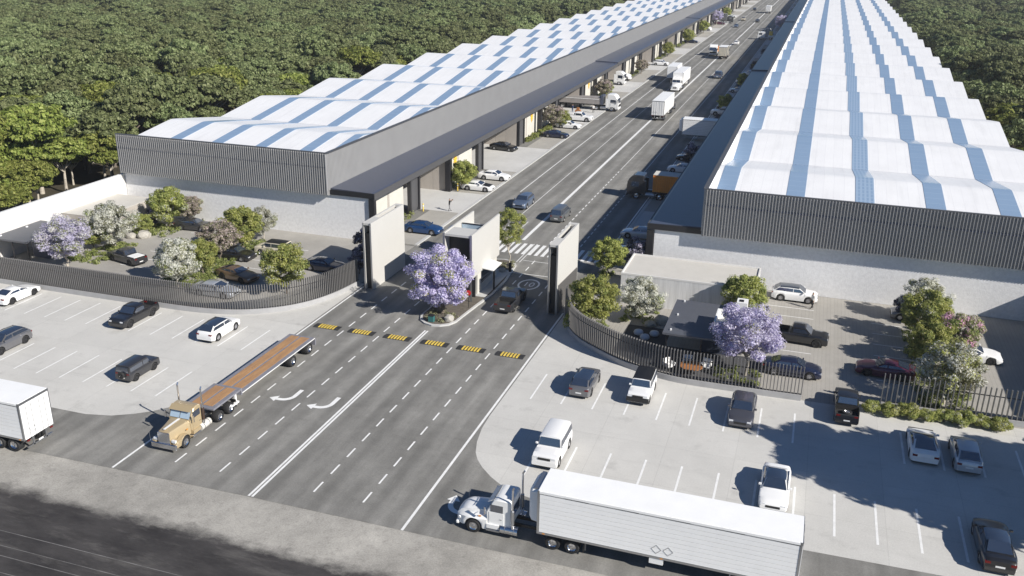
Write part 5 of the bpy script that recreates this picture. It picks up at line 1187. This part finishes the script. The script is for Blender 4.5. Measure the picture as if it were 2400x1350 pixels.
# ------------------------------------------------------------------ street furniture and people
def chair(label, x, y, rz):
    T = thing('armchair', label, 'chair', (x,y,0.012), rz); bx(-.4,-.4,.3,.4,.4,.46).build('seat','white_trim',T,bevel=.04); bx(-.4,.28,.4,.4,.42,.95).build('backrest','white_trim',T,bevel=.04)
    for s in (-1,1):
        bx(min(s*.34,s*.42),-.38,.4,max(s*.34,s*.42),.3,.66).build('armrest','white_trim',T,bevel=.02)
        for y_ in (-.35,.33): bx(s*.35-.025,y_-.025,0,s*.35+.025,y_+.025,.3).build('leg','dark_metal',T)
chair('white armchair at the left corner of the terrace table under the pavilion',22.6,28.55,0.9); chair('white armchair behind the orange table under the pavilion',24.0,29.6,0.1); chair('white armchair right of the orange table under the pavilion',25.6,29.5,-0.2)
T = thing('terrace_table','low round orange wooden table under the right pavilion eaves','table',(24.5,28.35,0.012)); MB().lathe_z([(.66,.95),(.72,1.0),(.74,.98)],0,0,22).build('tabletop','wood_orange',T,smooth=30); MB().cyl((0,0,0),(0,0,.66),.08,.08,10).build('leg','dark_metal',T)
MB().lathe_z([(0,.4),(.03,.38)],0,0,16).build('base','dark_metal',T)
mat('pouf',(0.55,0.57,0.62),0.8,noise=0.1)
for lab,x,y in (('left pale grey pouf chair on the dark terrace',18.75,34.9),('front pale grey pouf on the dark terrace',19.5,34.0),('right pale grey pouf chair on the dark terrace',20.2,35.1)):
    T = thing('pouf', lab, 'pouf', (x,y,0.012)); MB().lathe_z([(0,.22),(.08,.40),(.25,.46),(.42,.38),(.5,.2),(.52,.02)],0,0,18).build('cushion','pouf',T,smooth=60)
    MB().lathe_z([(-.005,.24),(.02,.24)],0,0,12).build('base','dark_metal',T)
# boom barrier, bollard, sign, bin
T = thing('boom_barrier','white boom barrier arm leaning up beside the gatehouse exit lanes','barrier',(-2.3,42.5,0.15)); bx(-.15,-.15,0,.15,.15,1.0).build('post','white_trim',T,bevel=.02)
MB().tube([(0,0,.9),(-2.6,0.4,2.6)],[.05,.04],8).build('arm','white_trim',T)
T = thing('bollard','black bollard on a white base behind the gatehouse awning','bollard',(2.25,46.6,0.14)); MB().lathe_z([(0.05,.17),(1.0,.17),(1.06,.1)],0,0,14).build('post','black_trim',T,smooth=40); MB().lathe_z([(0,.3),(.05,.28)],0,0,14).build('base','white_trim',T)
T = thing('round_sign','small red round sign on a post at the right edge of the median island','sign',(1.75,35.2,0.14)); MB().cyl((0,0,0),(0,0,1.5),.03,.03,8).build('post','dark_metal',T); MB().cyl((0,-.04,1.6),(0,.0,1.6),.27,.27,18).build('disc','red',T)
T = thing('litter_bin','small dark teal bin at the front tip of the median island','bin',(-.3,30.75,0.15)); bx(-.28,-.2,0,.28,.2,.62).build('body','teal',T,bevel=.03); bx(-.3,-.22,.62,.3,.22,.68).build('lid','dark_metal',T)
for i,(x,y) in enumerate(((-16.2,65.2),(-15.9,76.9),(-16.1,78.1))):
    T = thing('safety_post',['pale yellow safety post at the first left door frame','pale yellow safety post at the foot of the first street tree','second pale yellow safety post beside the first street tree'][i],'bollard',(x,y,0.108)); MB().cyl((0,0,0),(0,0,1.1),.09,.09,10).build('post','pale_yellow',T,smooth=40) if False else MB().lathe_z([(0,.09),(1.05,.09),(1.1,.05)],0,0,12).build('post','yellow',T,smooth=40); MB().lathe_z([(.7,.095),(.85,.095)],0,0,12).build('band','white_trim',T)
T = thing('cargo_boxes','stacked brown cartons on a pallet beside the flat trailer','boxes',(-16.0,146.6,0.108)); bx(-.6,-.5,0,.6,.5,.14).build('pallet','wood_orange',T)
for a,b,c in ((-.55,-.45,.14),(0.02,-.45,.14),(-.55,.02,.14),(.02,.02,.14),(-.3,-.2,.62)): bx(a,b,c,a+.53,b+.45,c+.46).build('carton','wood_orange',T,bevel=.01)
# wheel stops in the right courtyard
for i,y in enumerate((45.8,43.3,40.8)):
    o = bx(29.55,y-.55,0.012,29.8,y+.55,0.13).build('wheel_stop','dark_metal',None,bevel=.02); tag(o,['rearmost black wheel stop by the white courtyard suv','middle black wheel stop in the right courtyard bays','front black wheel stop beside the black courtyard pickup'][i],'wheel stop','wheel stops of the right courtyard')
# people: one skinned body each
def person(label, x, y, z, rz, top, legs, pose):
    J = dict(pelvis=(0,0,.95),chest=(0,.02,1.3),neck=(0,.03,1.48),head=(0,.05,1.62),crown=(0,.05,1.74),
             hl=(-.1,0,.92),kl=(-.12,.03+pose.get('kf',0),.5),al=(-.12,pose.get('sl',0.0),.08),tl=(-.12,pose.get('sl',0.0)+.17,.04),
             hr=(.1,0,.92),kr=(.12,.03,.5),ar=(.12,pose.get('sr',0.0),.08),tr=(.12,pose.get('sr',0.0)+.17,.04),
             sl=(-.2,.02,1.42),el=pose.get('el',(-.26,.0,1.13)),wl=pose.get('wl',(-.27,.1,.88)),fl=None,sr=(.2,.02,1.42),er=pose.get('er',(.26,0,1.13)),wr=pose.get('wr',(.27,.1,.88)),fr=None)
    for s in 'lr':
        w,e = Vector(J['w'+s]),Vector(J['e'+s]); J['f'+s] = tuple(w+(w-e).normalized()*.13)
    Rr = dict(pelvis=.15,chest=.16,neck=.06,head=.10,crown=.07,hl=.1,hr=.1,kl=.065,kr=.065,al=.045,ar=.045,tl=.04,tr=.04,sl=.065,sr=.065,el=.045,er=.045,wl=.034,wr=.034,fl=.03,fr=.03)
    E = [('pelvis','chest'),('chest','neck'),('neck','head'),('head','crown'),('pelvis','hl'),('hl','kl'),('kl','al'),('al','tl'),('pelvis','hr'),('hr','kr'),('kr','ar'),('ar','tr'),('chest','sl'),('sl','el'),('el','wl'),('wl','fl'),('chest','sr'),('sr','er'),('er','wr'),('wr','fr')]
    ks = list(J); me = bpy.data.meshes.new('tmp'); me.from_pydata([J[k] for k in ks],[(ks.index(a),ks.index(b)) for a,b in E],[])
    o = bpy.data.objects.new('tmp',me); COL.objects.link(o); sk = o.modifiers.new('s','SKIN'); o.modifiers.new('d','SUBSURF').levels = 1; o.modifiers['d'].render_levels = 1
    sv = me.skin_vertices[0].data
    for i,k in enumerate(ks): sv[i].radius = (Rr[k],Rr[k]*(.8 if k in('chest','pelvis') else 1)); sv[i].use_root = (k=='pelvis')
    bpy.context.view_layer.update()
    body = bpy.data.meshes.new_from_object(o.evaluated_get(bpy.context.evaluated_depsgraph_get())); bpy.data.objects.remove(o)
    body.materials.clear()
    for m in (top,legs,'skin','black_trim'): body.materials.append(MATS[m])
    for p in body.polygons:
        c = p.center; p.use_smooth = True
        p.material_index = 3 if (c.z>1.69 or (c.z>1.6 and c.y<.02) or c.z<.1) else 2 if (c.z>1.47 or (abs(c.x)>.24 and c.z<1.0) or (c.z>1.5 and abs(c.x)>.1)) else 0 if c.z>.93 else 1
    T = thing('person', label, 'person', (x,y,z), rz); link('body', body, T); return T
mat('cloth_black',(0.02,0.02,0.022),0.9); mat('cloth_white',(0.65,0.65,0.64),0.9); mat('cloth_blue',(0.05,0.08,0.18),0.9); mat('cloth_grey',(0.2,0.2,0.21),0.9)
T = person('person in black holding a camera up beside the left loading bay',-13.0,66.6,0.105,-1.2,'cloth_black','cloth_grey',dict(el=(-.3,.2,1.3),wl=(-.12,.36,1.55),er=(.3,.2,1.3),wr=(.12,.36,1.55),sl=.15,sr=-.15))
MB().box(-.09,.38,1.5,.09,.5,1.62).build('camera','black_trim',T)
person('person in a white top standing before the flat trailer',-12.9,147.6,0.105,0.6,'cloth_white','cloth_black',dict(sl=.08,sr=-.05))
person('worker in blue standing by the brown cartons',-17.2,146.4,0.105,-0.6,'cloth_blue','cloth_blue',dict(sl=.05,el=(-.25,.15,1.15),wl=(-.2,.38,1.1)))
person('person in white walking in front of the white courtyard suv',33.9,47.4,0.012,2.2,'cloth_white','cloth_black',dict(sl=.25,sr=-.22))
person('person in black crossing from the parked white saloon on the left frontage',-15.2,131.6,0.105,1.0,'cloth_grey','cloth_black',dict(sl=.2,sr=-.2))
# ------------------------------------------------------------------ faint distance haze
hm = bpy.data.materials.new('haze'); hm.use_nodes = True; MATS['haze'] = hm
hn = hm.node_tree; hn.nodes.clear(); ho = hn.nodes.new('ShaderNodeOutputMaterial'); pv = hn.nodes.new('ShaderNodeVolumePrincipled')
pv.inputs['Color'].default_value = (0.94,0.96,0.97,1); pv.inputs['Density'].default_value = 0.00019; pv.inputs['Anisotropy'].default_value = 0.2
hn.links.new(pv.outputs[0], ho.inputs['Volume'])
o = bx(-960,-220,-1.2,960,1300,36.5).build('haze','haze'); o['kind'] = 'stuff'; o['label'] = 'faint pale haze over the whole site'
